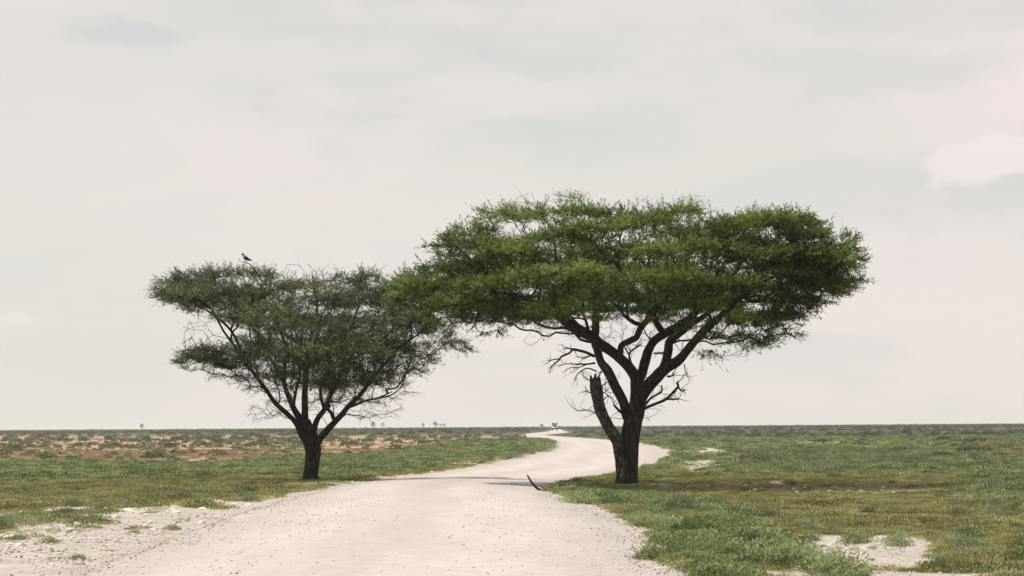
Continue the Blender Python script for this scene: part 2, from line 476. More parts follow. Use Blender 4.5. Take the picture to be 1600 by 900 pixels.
def gz(x, y, rd=None):
    x = np.asarray(x, float); y = np.asarray(y, float)
    if rd is None: rd = roaddist(x, y).reshape(x.shape)
    k = sstep(0.1, 1.6, rd)
    n = 0.045 * fbm(x / 1.3, y / 1.3, 3, 3) + 0.10 * fbm(x / 9, y / 9, 5, 2)
    n = n * k * np.exp(-np.maximum(y - 150, 0) / 200)
    n = n + 0.07 * k * fbm(x / 60, y / 60, 9, 2) * sstep(150, 400, y)
    return gbase(x, y) + n - 0.05 * sstep(0.0, -0.35, rd) + 0.0


# ------------------------------------------------------------------ zones of soil and cover
def pl(x, xs, ys): return np.interp(x, xs, ys)


def inpoly(u, v, poly):
    poly = np.asarray(poly, float); a = poly; b = np.roll(poly, -1, axis=0)
    c = np.zeros(u.shape, bool)
    for (ax, ay), (bx, by) in zip(a, b):
        if ay == by: continue
        c ^= ((ay > v) != (by > v)) & (u < (bx - ax) * (v - ay) / (by - ay) + ax)
    return c


LUSH = [(865, 769), (885, 757), (930, 757), (1000, 762), (1060, 770), (1110, 786), (1180, 812), (1228, 834), (1250, 854), (1310, 888), (1345, 905), (1360, 930), (1130, 930), (1105, 899),
        (1072, 888), (1030, 873), (998, 868), (1008, 848), (1030, 836), (1005, 822), (985, 806), (950, 793), (905, 786)]
BARE = [[(1225, 845), (1262, 834), (1310, 836), (1330, 844), (1392, 842), (1450, 846), (1465, 876), (1400, 886), (1352, 892), (1335, 902), (1285, 872)],
        [(1380, 887), (1500, 888), (1620, 884), (1620, 893), (1480, 897), (1380, 894)], [(1330, 893), (1420, 899), (1560, 905), (1600, 930), (1400, 930), (1120, 930), (1090, 896), (1200, 895)],
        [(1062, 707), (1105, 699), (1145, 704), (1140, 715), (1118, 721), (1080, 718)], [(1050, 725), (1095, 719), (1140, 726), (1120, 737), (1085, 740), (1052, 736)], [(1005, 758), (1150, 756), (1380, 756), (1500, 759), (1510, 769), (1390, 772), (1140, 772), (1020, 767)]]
ORANGE = [[(1440, 698), (1620, 698), (1620, 707), (1470, 706)], [(1130, 715), (1190, 713), (1200, 722), (1140, 724)], [(1230, 690), (1330, 690), (1330, 695), (1240, 695)], [(1480, 690), (1560, 689), (1560, 694), (1490, 694)]]


def zones(x, y, rd):
    """weights of white stony soil, orange sand, green herbs, olive grass, lush herbs, far scrub"""
    u, v = project(x, y, gbase(x, y))
    dy = np.maximum(v - 667 - (800 - u) * 0.0066, 0.4)
    n1 = fbm(x / 3.0, y / 6.0, 21, 4); n2 = fbm(x / 11.0, y / 22.0, 23, 3); n3 = fbm(x / 1.1, y / 1.6, 27, 3)
    v1 = v + dy * (0.05 * n1 + 0.05 * n2); u1 = u + dy * (0.35 * n1)
    left = u < np.interp(v, [668, 681, 684, 695, 705, 720, 737, 752, 768, 800, 860, 900], [862, 828, 860, 940, 950, 915, 840, 720, 680, 660, 610, 580])
    left = np.where(v < 681, u < 845, left)
    W = np.zeros_like(u); O = W.copy(); G = W.copy(); Y = W.copy(); L = W.copy(); S = W.copy()
    far = 1 - sstep(676, 683, v1)
    # left of the road
    b1 = pl(u, [-300, 0, 240, 300, 400, 480, 560, 620, 700, 880], [720, 720, 722, 726, 717, 712, 712, 706, 690, 682])
    b2 = pl(u, [-300, 0, 300, 400, 480, 560, 620, 700, 880], [756, 754, 747, 742, 748, 746, 738, 724, 695])
    b3 = pl(u, [-300, 0, 150, 300, 400, 500, 560, 700, 900], [803, 799, 784, 769, 763, 752, 746, 737, 700])
    o = (1 - sstep(b1 - 2.0, b1 + 2.0, v1)) * (1 - far)
    g = sstep(b1 - 2, b1 + 2, v1) * (1 - sstep(b2 - 4, b2 + 5, v1))
    yy = sstep(b2 - 4, b2 + 5, v1) * (1 - sstep(b3 - 6, b3 + 6, v1 - n2 * 10))
    wv_ = sstep(b3 - 6, b3 + 6, v1 - n2 * 10)
    patch = sstep(-0.05, 0.25, 0.7 * n1 + 0.9 * n3 + 0.3 * n2 - 0.007 * (v - b3 - 22))                 # grassy islands in the stones
    patch = patch * (1 - sstep(b3 + 30, b3 + 58, v1))
    mixo = sstep(560, 640, u1) * sstep(684, 690, v1)                                   # mixed cover towards the road's bend
    o = o * (1 - 0.75 * mixo * sstep(-0.3, 0.3, n1 + n2)); 
    scr = o * sstep(0.38, 0.75, n2 + 0.6 * n1 + 0.42 * (1 - sstep(674, 692, v1)))
    spots = sstep(0.30, 0.50, n3 + 0.4 * n1) * sstep(b3 - 34, b3 - 4, v) * (1 - wv_)
    lW, lO, lG, lY, lS = wv_ * (1 - patch) + spots * 0.9, o - scr * 0.8, g, yy + wv_ * patch, far + scr * 0.8
    lY = lY * (1 - spots * 0.9)
    # right of the road
    far_r = 1 - sstep(670, 682, v1)
    yb = pl(u, [900, 1000, 1100, 1250, 1400, 1620], [728, 732, 738, 741, 744, 750])
    gy = sstep(yb - 5, yb + 6, v1 + 0.8 * dy * 0.06 * n1)
    yg = gy * (1 - 0.55 * sstep(0.0, 0.5, n2 + 0.4 * sstep(1400, 1600, u1) + 0.25 * sstep(800, 850, v)))
    rW = W.copy()
    for q_, p in enumerate(BARE):
        a_ = inpoly(u + dy * 0.14 * n3 + dy * 0.25 * n1 * (q_ > 2), v + dy * 0.035 * n3 + dy * 0.03 * n1 * (q_ > 2), p) * 1.0
        if q_ > 2: a_ = a_ * sstep(-0.18, 0.12, n3 + 0.5 * n1 + 0.5)
        if q_ == 5: D = a_ * sstep(-0.30, -0.05, n3 + 0.5 * n1) * 0.9  # stony strip whose soil is darkened to carry the large tree's shadow
        else: rW = np.maximum(rW, a_)
    rO = W.copy()
    for p in ORANGE: rO = np.maximum(rO, inpoly(u1, v1 - dy * 0.05 * n3, p) * 0.9)
    rO = np.maximum(rO, 0.7 * sstep(0.42, 0.6, fbm(x / 18, y / 40, 61, 3)) * sstep(682, 688, v) * (1 - sstep(715, 730, v)))
    lu = inpoly(u + dy * 0.16 * n3, v + dy * 0.05 * n3, LUSH) * 1.0
    n4 = fbm(x / 0.9, y / 2.0, 91, 3)
    lu = lu * sstep(-0.17, -0.02, n4 + 0.22 * np.clip(rd - 1.0, -1, 1))
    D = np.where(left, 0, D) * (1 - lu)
    free = (1 - rW) * (1 - rO) * (1 - lu) * (1 - D)
    R = np.where(left, 0, 1)
    W = np.where(left, lW, rW * (1 - lu)); O = np.where(left, lO, rO * (1 - lu)); G = np.where(left, lG, ((1 - gy) * (1 - far_r) + (gy - yg)) * free)
    Y = np.where(left, lY, yg * free); L = np.where(left, 0, lu); S = np.where(left, lS, far_r * free)
    # gravel thrown out along the road's rim
    wid = np.where(left, np.interp(v, [690, 740, 770, 830], [1.2, 0.8, 1.0, 2.2]), np.interp(v, [690, 735, 760, 800, 900], [2.0, 0.6, 0.25, 0.5, 0.7]))
    rim = 1 - sstep(wid * 0.35, wid, rd + 0.5 * wid * n3)
    rim = np.where(y > 350, rim * 0.4, rim)
    for A in (O, G, Y, L, S): A *= (1 - rim)
    W = np.maximum(W, rim)
    # behind or beside the frame the same plain goes on
    offv = (v > 985) | (y < 8)
    W = np.where(offv & (rd > 3), 0.25, W); Y = np.where(offv & (rd > 3), 0.75, Y)
    return dict(b3=b3, D=D, W=W, O=O, G=G, Y=Y, L=L, S=S, u=u, v=v, left=left, n1=n1, n2=n2, n3=n3)


SOIL = dict(D=(0.19, 0.155, 0.12), W=(0.40, 0.354, 0.318), O=(0.355, 0.238, 0.170), G=(0.165, 0.175, 0.092), Y=(0.23, 0.20, 0.105), L=(0.18, 0.175, 0.10), S=(0.12, 0.145, 0.085))  # D: bare stony soil with the tree's shade put into its colour

# ------------------------------------------------------------------ the ground sheet, fine towards the plain in front, coarse elsewhere
Rr = [0.6, 3, 6, 10, 14, 18, 21]
r = 23.0
while r < 420: Rr.append(r); r += max(0.16, 0.0042 * r * (r / 60) ** 0.35)
while r < 7000: Rr.append(r); r *= 1.022
Rr = np.array(Rr + [7000.0])
A_in = np.linspace(-14, 14, 380)
A_out = np.concatenate([np.arange(15, 40, 2.5), np.arange(40, 180, 10), np.arange(-180, -40, 10), np.arange(-40, -14.5, 2.5)])
ang = np.radians(np.concatenate([A_in, A_out]))
na, nr = len(ang), len(Rr)
GX = (Rr[:, None] * np.sin(ang)[None]); GY = (Rr[:, None] * np.cos(ang)[None])
fx, fy = GX.ravel(), GY.ravel()
rdg = roaddist(fx, fy)
Z = zones(fx, fy, rdg)
colr = np.zeros((len(fx), 3)); tot = np.zeros(len(fx))
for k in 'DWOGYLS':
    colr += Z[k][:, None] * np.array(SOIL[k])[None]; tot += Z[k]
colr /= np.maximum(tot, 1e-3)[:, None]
colr *= (1 + 0.22 * Z['n3'] * (1 - Z['W']))[:, None]
farw = sstep(120, 400, fy)[:, None]
# far away the low cover can no longer be told from the soil
gv = (np.array((0.115, 0.142, 0.085))[None] * (1 - 0.5 * sstep(330, 480, fy))[:, None]) * (1 + 0.35 * fbm(fx / 5, fy / 30, 71, 3))[:, None]
covf = np.clip(farw * (Z['G'] + Z['S'] * 0.9 + 0.35 * Z['Y'])[:, None], 0, 1)
colr = colr * (1 - covf) + gv * covf
gzv = gz(fx, fy, rdg)
V = np.stack([fx, fy, gzv], -1)
V = np.concatenate([V, [[0, 0, float(gbase(0, 0)) - 0.05]]])
i = np.arange(nr - 1)[:, None] * na; j = np.arange(na)[None]; k2 = (j + 1) % na
Q = np.stack([i + j, i + na + j, i + na + k2, i + k2], -1).reshape(-1, 4)
T3 = np.stack([np.full(na, nr * na), np.arange(na), (np.arange(na) + 1) % na], -1)
Q = Q[:, ::-1]; T3 = T3[:, ::-1]
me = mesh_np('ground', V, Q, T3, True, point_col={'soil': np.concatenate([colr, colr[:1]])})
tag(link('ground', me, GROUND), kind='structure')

# ------------------------------------------------------------------ the road sheet
NA = 25
t = np.linspace(0, 1, NA)
X = sL[:, None, 0] * (1 - t) + sR[:, None, 0] * t; Yv = sL[:, None, 1] * (1 - t) + sR[:, None, 1] * t
edge = np.minimum(t, 1 - t)[None]
Zr = gbase(X, Yv) + 0.006 + 0.06 * (1 - (2 * t - 1) ** 2)[None] + 0.012 * fbm(X / 1.1, Yv / 1.1, 88, 3) * sstep(0.0, 0.1, edge) * np.exp(-np.maximum(Yv - 90, 0) / 100)
Zr -= 0.012 * (np.exp(-((t - 0.28) / 0.06) ** 2) + np.exp(-((t - 0.70) / 0.06) ** 2))[None]
Zr = np.where((t == 0) | (t == 1), gbase(X, Yv) - 0.03, Zr)
m = len(sL)
i = np.arange(m - 1)[:, None] * NA; j = np.arange(NA - 1)[None]
Q = np.stack([i + j, i + j + 1, i + NA + j + 1, i + NA + j], -1).reshape(-1, 4)
me = mesh_np('gravel_road', np.stack([X, Yv, Zr], -1).reshape(-1, 3), Q, None, True, point_attr={'across': np.broadcast_to(t, X.shape).ravel()})
tag(link('gravel_road', me, ROAD), kind='structure')


def top(x, y):
    """height of whatever surface lies at x, y (ground or road)"""
    x = np.atleast_1d(np.asarray(x, float)); y = np.atleast_1d(np.asarray(y, float))
    rd = roaddist(x, y)
    return np.where(rd < 0, gbase(x, y) + 0.006 + 0.06 * np.clip(-rd / 3.5, 0, 1) ** 0.7, gz(x, y, rd))


print('setting', round(time.time() - T0, 1))


# ------------------------------------------------------------------ trees
def build_tree(tree, base, Yc, pads, limbs, leafmat, name_twig_mat, per_pad, sprays, leaves, lsize, bare, bf=0.35, seed=1, twig_r=0.0045, sag=0.0, flat=0.50):
    """limbs: list of (points, radii) already in world; grows branches from them to points in the pads, then leaf sprays"""
    g = np.random.default_rng(seed)
    NP = []; NPAR = []; NLEN = []; NR = []; LIMB = []
    for P, R in limbs:
        for q in range(2, len(P)):
            NP.append(P[q]); NPAR.append(-1); NR.append(R[q]); LIMB.append(True)
            NLEN.append(np.linalg.norm(P[q] - base))
    AP = []; AK = []; APAD = []
    for pi, pd in enumerate(pads):
        n = max(6, int(per_pad * (pd['rx'] * pd['ry']) / 1.2 * pd.get('dens', 1.0)))
        d = rdir(n, g) * (g.random(n) ** 0.4)[:, None]
        P = np.array(pd['c'])[None] + d * np.array([pd['rx'], pd['ry'], pd['rz']])[None]
        P[:, 2] -= pd.get('droop', 0.15) * ((d[:, 0] ** 2 + d[:, 1] ** 2)) * pd['rx'] * 0.35
        AP.append(P); AK += [pd.get('leaf', 1.0)] * n; APAD += [pi] * n
    AP.append(bare); AK += [0.0] * len(bare); APAD += [-1] * len(bare)
    AP = np.concatenate(AP); AK = np.array(AK); APAD = np.array(APAD)
    N0 = np.array(NP); L0 = np.array(NLEN)
    best = np.full(len(AP), 1e9); bi = np.zeros(len(AP), int)
    for s in range(0, len(N0), 64):
        D = np.linalg.norm(AP[:, None] - N0[None, s:s + 64], axis=2) + bf * L0[None, s:s + 64]
        k = D.argmin(1); dm = D[np.arange(len(AP)), k]
        up = dm < best; best[up] = dm[up]; bi[up] = k[up] + s
    alive = np.ones(len(AP), bool)
    node_of = {}
    def addnode(p, par, ln):
        NP.append(p); NPAR.append(par); NLEN.append(ln); NR.append(0.0); LIMB.append(False)
        return len(NP) - 1
    for it in range(len(AP)):
        j = int(np.argmin(np.where(alive, best, 1e12)))
        alive[j] = False
        par = int(bi[j]); a = NP[par]; b = AP[j]; dist = np.linalg.norm(b - a); ln = NLEN[par]
        new = []
        if dist > 0.45:
            nseg = int(dist / 0.32) + 1
            off = g.normal(size=3) * min(dist, 1.2) * 0.06
            for q in range(1, nseg):
                tt = q / nseg
                p = a + (b - a) * tt + off * math.sin(math.pi * tt) + np.array([0, 0, -1.0]) * sag * dist * math.sin(math.pi * tt) + g.normal(size=3) * 0.022
                par = addnode(p, par, ln + dist * tt); new.append(par)
        e = addnode(b, par, ln + dist); new.append(e); node_of[j] = e
        Pn = np.array([NP[q] for q in new]); Ln = np.array([NLEN[q] for q in new])
        D = np.linalg.norm(AP[:, None] - Pn[None], axis=2) + bf * Ln[None]
        k = D.argmin(1); dm = D[np.arange(len(AP)), k]
        up = alive & (dm < best); best[up] = dm[up]; bi[up] = np.array(new)[k[up]]
    n = len(NP); par = np.array(NPAR); kids = [[] for _ in range(n)]
    for q in range(n):
        if par[q] >= 0: kids[par[q]].append(q)
    rad = np.zeros(n); ex = 2.3
    for q in range(n - 1, -1, -1):
        if LIMB[q]: continue
        s_ = sum(rad[c] ** ex for c in kids[q])
        rad[q] = max(twig_r, (s_ + (twig_r * 0.9) ** ex) ** (1 / ex))
    # chains
    thick, thin = Geo(), Geo()
    start = [(q, c) for q in range(n) if LIMB[q] for c in kids[q]]
    while start:
        q, c = start.pop()
        ch = [q, c]
        while kids[ch[-1]]:
            ks = sorted(kids[ch[-1]], key=lambda z: -rad[z])
            for z in ks[1:]: start.append((ch[-1], z))
            ch.append(ks[0])
        P = np.array([NP[z] for z in ch]); R = np.array([rad[z] for z in ch]); R[0] = R[1] * 1.15
        if LIMB[q]: R[0] = min(R[0] * 1.3, max(NR[q], R[1]))
        if R[1] > 0.022: thick.tube(P, R, 7, True, 0.12, seed + len(ch))
        else: thin.tube(P, R, 3, False)
    if thick.n: tag(thick.build('branches', BARK, tree, True), kind='stuff')
    # leaf sprays
    BV = []; BD = []; BS = []; BL = []; BW = []; TONE = []
    tw = Geo()
    TP0, TP1 = [], []
    ctr = np.array([pd['c'] for pd in pads])
    ptone = g.normal(0, 0.17, len(pads))
    for j in range(len(AP)):
        k = AK[j]; e = node_of[j]; p0 = AP[j]
        ns = sprays if k > 0 else 3
        pd = NP[par[e]] if par[e] >= 0 else p0 - np.array([0, 0, 0.1])
        fwd = norm(p0 - pd)
        if APAD[j] >= 0:
            out = p0 - ctr[APAD[j]]; out[2] *= 0.5; out = norm(out + 1e-6)
            upw = pads[APAD[j]].get('up', 0.35)
        else: out = fwd; upw = -0.1
        d = fwd[None] * 0.5 + out[None] * 0.55 + rdir(ns, g) * 0.85
        if k > 0: d[:, 2] *= flat
        d = norm(d + np.array([0, 0, upw])[None])
        L = g.uniform(0.22, 0.60, ns) * (1.0 if k > 0 else 0.8)
        o = p0[None] - fwd[None] * g.uniform(0, 0.25, ns)[:, None]
        TP0.append(o); TP1.append(o + d * L[:, None])
        if k <= 0: continue
        nl = max(1, int(leaves * min(k, 1.3)))
        for q in range(ns):
            if g.random() > k: continue
            tt = g.uniform(0.12, 1.05, nl)
            b = o[q][None] + d[q][None] * (tt * L[q])[:, None] + g.normal(size=(nl, 3)) * 0.010
            ld = norm(d[q][None] * 0.75 + rdir(nl, g) + np.array([0, 0, 0.15])[None])
            sd = norm(np.cross(ld, norm(np.array([0, 0, 1.0])[None] + rdir(nl, g) * 0.75)))
            BV.append(b); BD.append(ld); BS.append(sd)
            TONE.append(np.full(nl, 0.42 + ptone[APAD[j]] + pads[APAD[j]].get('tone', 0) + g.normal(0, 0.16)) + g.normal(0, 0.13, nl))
    a = np.concatenate(TP0); b = np.concatenate(TP1)
    # twiglets: three-sided, tapering to a point
    dd = norm(b - a); s1 = norm(np.cross(dd, np.array([0.31, 0.2, 0.93])[None])); s2 = np.cross(dd, s1)
    rr = twig_r * 0.75
    Vt = np.stack([a + s1 * rr, a - s1 * rr * 0.5 + s2 * rr * 0.87, a - s1 * rr * 0.5 - s2 * rr * 0.87, b], 1).reshape(-1, 3)
    nb = np.arange(len(a))[:, None] * 4
    thin.add(Vt, None, np.concatenate([nb + np.array([[0, 1, 3]]), nb + np.array([[1, 2, 3]]), nb + np.array([[2, 0, 3]])]))
    tag(thin.build('twigs', name_twig_mat, tree, False), kind='stuff')
    BV = np.concatenate(BV); BD = np.concatenate(BD); BS = np.concatenate(BS); nL = len(BV)
    LL = g.uniform(0.7, 1.3, nL) * lsize[0]; WW = g.uniform(0.7, 1.3, nL) * lsize[1]
    Vl, Ql = leaf_arr(BV, BD, BS, LL, WW)
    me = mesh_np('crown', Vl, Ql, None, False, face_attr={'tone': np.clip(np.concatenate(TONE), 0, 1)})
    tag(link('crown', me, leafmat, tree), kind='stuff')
    print('tree nodes', n, 'leaves', nL, 'twigs', len(a), round(time.time() - T0, 1))
    return NP


def limb_pts(pts, Y0, depth, curve=4):
    """pts: (px, py, width px); depth: depth offset in metres at each control point (or start,end)"""
    pts = np.array(pts, float); m = len(pts)
    if len(depth) != m: depth = np.interp(np.linspace(0, 1, m), np.linspace(0, 1, len(depth)), depth)
    P = np.array([at(a, b, Y0 + dd) for (a, b, _), dd in zip(pts, depth)])
    R = pts[:, 2] / 2 * (Y0 + np.array(depth)) / F
    S = spline(np.concatenate([P, R[:, None]], 1), curve)
    return S[:, :3], np.maximum(S[:, 3], 0.003)


def rooted_trunk(P, W, name, parent, mat, sides=28, seed=5, grow=0.10, hflare=0.0):
    """trunk with ridged bark: rings along P with half widths W"""
    P = np.asarray(P, float); W = np.asarray(W, float)
    n = 5; S = spline(np.concatenate([P, W[:, None]], 1), n)
    P, W = S[:, :3], S[:, 3]
    L = np.concatenate([[0], np.cumsum(np.linalg.norm(np.diff(P, axis=0), axis=1))])
    a = np.arange(sides) / sides * 2 * math.pi
    tw_ = 0.35 * L[:, None]
    rid = 0.085 * np.abs(vnoise((np.cos(a + tw_) * 3.1 + 9), np.sin(a + tw_) * 3.1 + L[:, None] * 0.45, seed)) \
        + 0.07 * vnoise(np.cos(a + tw_) * 1.4 + 3, np.sin(a + tw_) * 1.4 + L[:, None] * 0.7, seed + 3) \
        + 0.03 * vnoise(np.cos(a) * 7 + 3, np.sin(a) * 7 + L[:, None] * 2.4, seed + 7)
    fl = hflare * np.exp(-L / 0.25)[:, None] * (0.6 + 0.6 * vnoise(np.cos(a)[None] * 2 + 2, np.sin(a)[None] * 2, seed + 11))
    rr = W[:, None] * (1 + rid + fl)
    g = Geo()
    g.loft([np.stack([P[q, 0] + rr[q] * np.cos(a), P[q, 1] + rr[q] * np.sin(a), np.full(sides, P[q, 2])], -1) for q in range(len(P))])
    return g.build(name, mat, parent, True)


def smooth_profile(tab): 
    tab = np.array(tab, float); return lambda x: (np.interp(x, tab[:, 0], tab[:, 1]), np.interp(x, tab[:, 0], tab[:, 2]))


def gen_pads(prof, cx, hw, Yc, dhalf, n, rx, rz, seed, vmin=0.8, leaf=1.0, top_bias=1.0, edge_in=0.8, tonef=None, dlo=-1.0, up=0.22):
    g = np.random.default_rng(seed); f = smooth_profile(prof); out = []; k = F / Yc
    lo, hi = prof[0][0], prof[-1][0]; tries = 0
    while len(out) < n and tries < 40000:
        tries += 1
        px = g.uniform(lo, hi)
        sx = np.clip((px - cx) / hw, -1, 1)
        dm = dhalf * math.sqrt(max(0.02, 1 - sx * sx))
        d = g.uniform(dlo, 1) * dm
        T, B = f(px)
        zt = at(px, T, Yc)[2]; zb = at(px, B, Yc)[2]
        edge = (d / dm) ** 2
        ztd = zt - (zt - zb) * 0.42 * edge
        R = g.uniform(*rx); rzz = g.uniform(*rz)
        tt = g.random() ** (1 / top_bias)
        z = zb + rzz * 0.6 + max(0.0, ztd - rzz * 0.9 - zb - rzz * 0.6) * tt
        x = at(px, 500, Yc)[0] 
        x = x - np.sign(sx) * R * edge_in * max(0, abs(sx) - 0.55) / 0.45
        c = np.array([x, Yc + d, z])
        ok = True
        for p in out:
            q = p['c']
            if ((c[0] - q[0]) ** 2 + (c[1] - q[1]) ** 2) / ((R + p['rx']) / 2) ** 2 + (c[2] - q[2]) ** 2 / ((rzz + p['rz']) * 0.75) ** 2 < vmin: ok = False; break
        if not ok: continue
        lf = leaf(px, T + (B - T) * (1 - tt), g) if callable(leaf) else leaf
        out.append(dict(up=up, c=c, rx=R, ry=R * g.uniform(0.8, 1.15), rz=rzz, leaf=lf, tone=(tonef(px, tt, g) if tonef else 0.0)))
    return out


def xpad(px, py, wx, wy, Y, leaf=1.0, ry=None, **kw):
    k = Y / F; kw.setdefault('dens', 1.8)
    return dict(c=at(px, py, Y), rx=wx * k, ry=(ry or wx * k), rz=wy * k, leaf=leaf, **kw)


# ---- the large tree on the right of the road
bb = gat(979, 757.5); YB = bb[1]
big = empty('acacia_tree', bb, 'large spreading flat-topped acacia with dense green crown, standing right of the road', 'tree')
big_children_off = -bb
bz = float(top(bb[0], bb[1])[0]) - 0.12


def px_w(pts, Y0, dep=0.0): return [at(a, b, Y0 + dep) for a, b, _ in pts], [w_ / 2 * Y0 / F for _, _, w_ in pts]


limbsB = []
def add_limb(tree, store, name, pts, Y0, depth, mat=BARK, sides=10, noise=0.10, seed=1, attach=True, curve=4, twigs=0):
    P, R = limb_pts(pts, Y0, depth, curve)
    L = np.concatenate([[0], np.cumsum(np.linalg.norm(np.diff(P, axis=0), axis=1))])
    if len(P) > 6:      # gnarled course
        wob = np.stack([vnoise(L * 1.3, L * 0 + seed, 3), vnoise(L * 1.3, L * 0 + seed, 4), vnoise(L * 1.3, L * 0 + seed, 5)], -1)
        P = P + wob * (R * 0.35)[:, None] * np.minimum(1, L / 0.5)[:, None]
    g = Geo(); g.tube(P, R, sides, True, noise, seed)
    gt = np.random.default_rng(seed * 13 + 1)
    for _ in range(twigs):
        q = int(gt.integers(len(P) // 3, len(P))); d0 = norm(rdir(1, gt)[0] + 0.7 * norm(P[min(q + 1, len(P) - 1)] - P[q - 1]))
        ln = gt.uniform(0.15, 0.5); e1 = P[q] + d0 * ln * 0.5 + gt.normal(size=3) * 0.03; e2 = P[q] + d0 * ln + gt.normal(size=3) * 0.06
        rq = min(R[q] * 0.6, 0.012)
        g.tube([P[q], e1, e2], [rq, rq * 0.7, rq * 0.3], 4)
    o = g.build(name, mat, tree, True)
    if attach: store.append((P, R))
    return o


TR = [(979, 763, 42), (979, 757, 40), (980, 745, 36), (981, 725, 34.5), (982, 700, 34), (985, 680, 32), (988, 664, 31), (992, 648, 30), (995, 632, 25), (995, 614, 20), (994, 598, 18.5), (994, 586, 18)]
Pt, Wt = px_w(TR, YB)
Pt[0][2] = bz - 0.15
# trunk part: right stem, a second stem fused to its left
rooted_trunk(Pt, np.array(Wt) * 0.93, 'trunk', big, BARK, seed=5, hflare=0.16)
limbsB.append((np.array(Pt)[6:], np.array(Wt)[6:]))
stem = [(971, 764, 20), (970, 745, 18), (969, 722, 17), (967, 704, 17), (965, 692, 18), (960, 680, 19), (953, 667, 19), (946, 653, 18.5), (940, 638, 18), (936, 622, 17.5), (932, 604, 18), (930.5, 594, 17.5), (929.5, 588, 16.5)]
add_limb(big, limbsB, 'broken_limb', stem, YB - 0.22, [0, 0, 0, 0, 0, -0.05, -0.1, -0.2, -0.3, -0.35, -0.4, -0.4, -0.4], BARK_OLD, 14, 0.14, 3, attach=False)['label'] = 'snapped-off limb ending in a blunt pale stump'
g_ = Geo()
for (x0, y0, x1, y1, w0) in ((924, 590, 922.5, 585.5, 5), (930, 589, 931, 583, 6), (935, 590, 936.5, 586, 5)):
    P, R = limb_pts([(x0, y0 + 3, w0), ((x0 + x1) / 2, (y0 + y1) / 2, w0 * 0.7), (x1, y1, 0.6)], YB - 0.6, [0, 0])
    g_.tube(P, R, 5)
g_.build('splinters', BARK_OLD, big)
A_ = [(994, 600, 17), (992, 586, 18), (974, 564, 17), (954, 549, 16), (939, 538, 17), (923, 524, 17), (906, 516, 17), (888, 502, 16), (874, 493, 14), (858, 484, 11), (836, 472, 8), (805, 462, 6), (770, 455, 4)]
B_ = [(985, 662, 15), (977, 644, 16), (970, 624, 15), (961, 598, 15.5), (950, 582, 15), (939, 569, 13), (933, 549, 12.5), (928, 530, 13), (930, 505, 12), (931, 490, 10), (937, 470, 8), (948, 440, 6), (955, 405, 4)]
D_ = [(996, 600, 15), (1002, 582, 15), (1008, 564, 15), (1014, 547, 14), (1023, 533, 13), (1039, 522, 14), (1054, 513, 14), (1070, 502, 14), (1084, 490, 12), (1104, 474, 9), (1128, 452, 7), (1150, 425, 5)]
D2 = [(1040, 524, 9), (1032, 514, 10), (1026, 500, 9), (1021, 486, 8), (1016, 465, 6.5), (1010, 435, 5), (1015, 400, 4)]
E_ = [(996, 640, 17), (1003, 622, 20), (1014, 604, 20.5), (1028, 589, 19.5), (1043, 574, 17), (1059, 564, 15), (1074, 549, 14), (1086, 531, 13), (1097, 518, 13), (1108, 509, 12.5), (1119, 500, 11), (1137, 484, 9), (1155, 467, 8), (1182, 447, 6), (1220, 425, 4.5)]
F_ = [(1032, 580, 12), (1038, 566, 13), (1041, 549, 13.5), (1046, 533, 13), (1057, 524, 11), (1072, 513, 11), (1083, 505, 9), (1108, 488, 7), (1140, 470, 5.5), (1180, 462, 4)]
G_ = [(968, 558, 8), (970, 551, 9), (971, 540, 9), (983, 533, 10), (994, 527, 10), (1001, 513, 10), (1012, 502, 9.5), (1019, 496, 8), (1030, 478, 6), (1045, 455, 4)]
G2 = [(1005, 508, 7), (992, 504, 6.5), (981, 497, 5), (974, 490, 4.5), (962, 476, 3.5), (940, 460, 3)]
E2 = [(1073, 551, 7), (1060, 548, 8), (1051, 556, 6), (1044, 570, 5)]
E3 = [(1162, 462, 6), (1172, 470, 6), (1190, 469, 5), (1208, 457, 4), (1240, 440, 3)]
for nm, pts, dep, sd in (('A', A_, [0, 0, -.3, -.6, -.9, -1.2, -1.5, -1.9, -2.2, -2.5, -2.9, -3.2, -3.4], 1), ('B', B_, [-.1, 0, .1, .3, .5, .7, .9, 1.1, 1.5, 1.8, 2.3, 3.0, 3.6], 2),
                         ('D', D_, [0, .1, .3, .5, .8, 1.1, 1.5, 1.9, 2.4, 3.0, 3.6, 4.0], 3), ('D2', D2, [1.1, 1.1, 1.2, 1.3, 1.5, 1.8, 2.2], 4), ('E', E_, [-.1, -.2, -.4, -.7, -1, -1.3, -1.6, -1.9, -2.2, -2.4, -2.6, -2.9, -3.2, -3.3, -3.2], 5),
                         ('F', F_, [-.7, -.7, -.5, -.2, .1, .4, .6, 1.0, 1.4, 1.8], 6), ('G', G_, [-.4, -.5, -.6, -.9, -1.2, -1.6, -2.0, -2.4, -3.0, -3.6], 7), ('G2', G2, [-1.7, -1.7, -1.5, -1.2, -.8, -.3], 8), ('E3', E3, [-3.2, -3.0, -2.7, -2.3, -1.8], 9)):
    add_limb(big, limbsB, 'limb', pts, YB, dep, seed=sd)
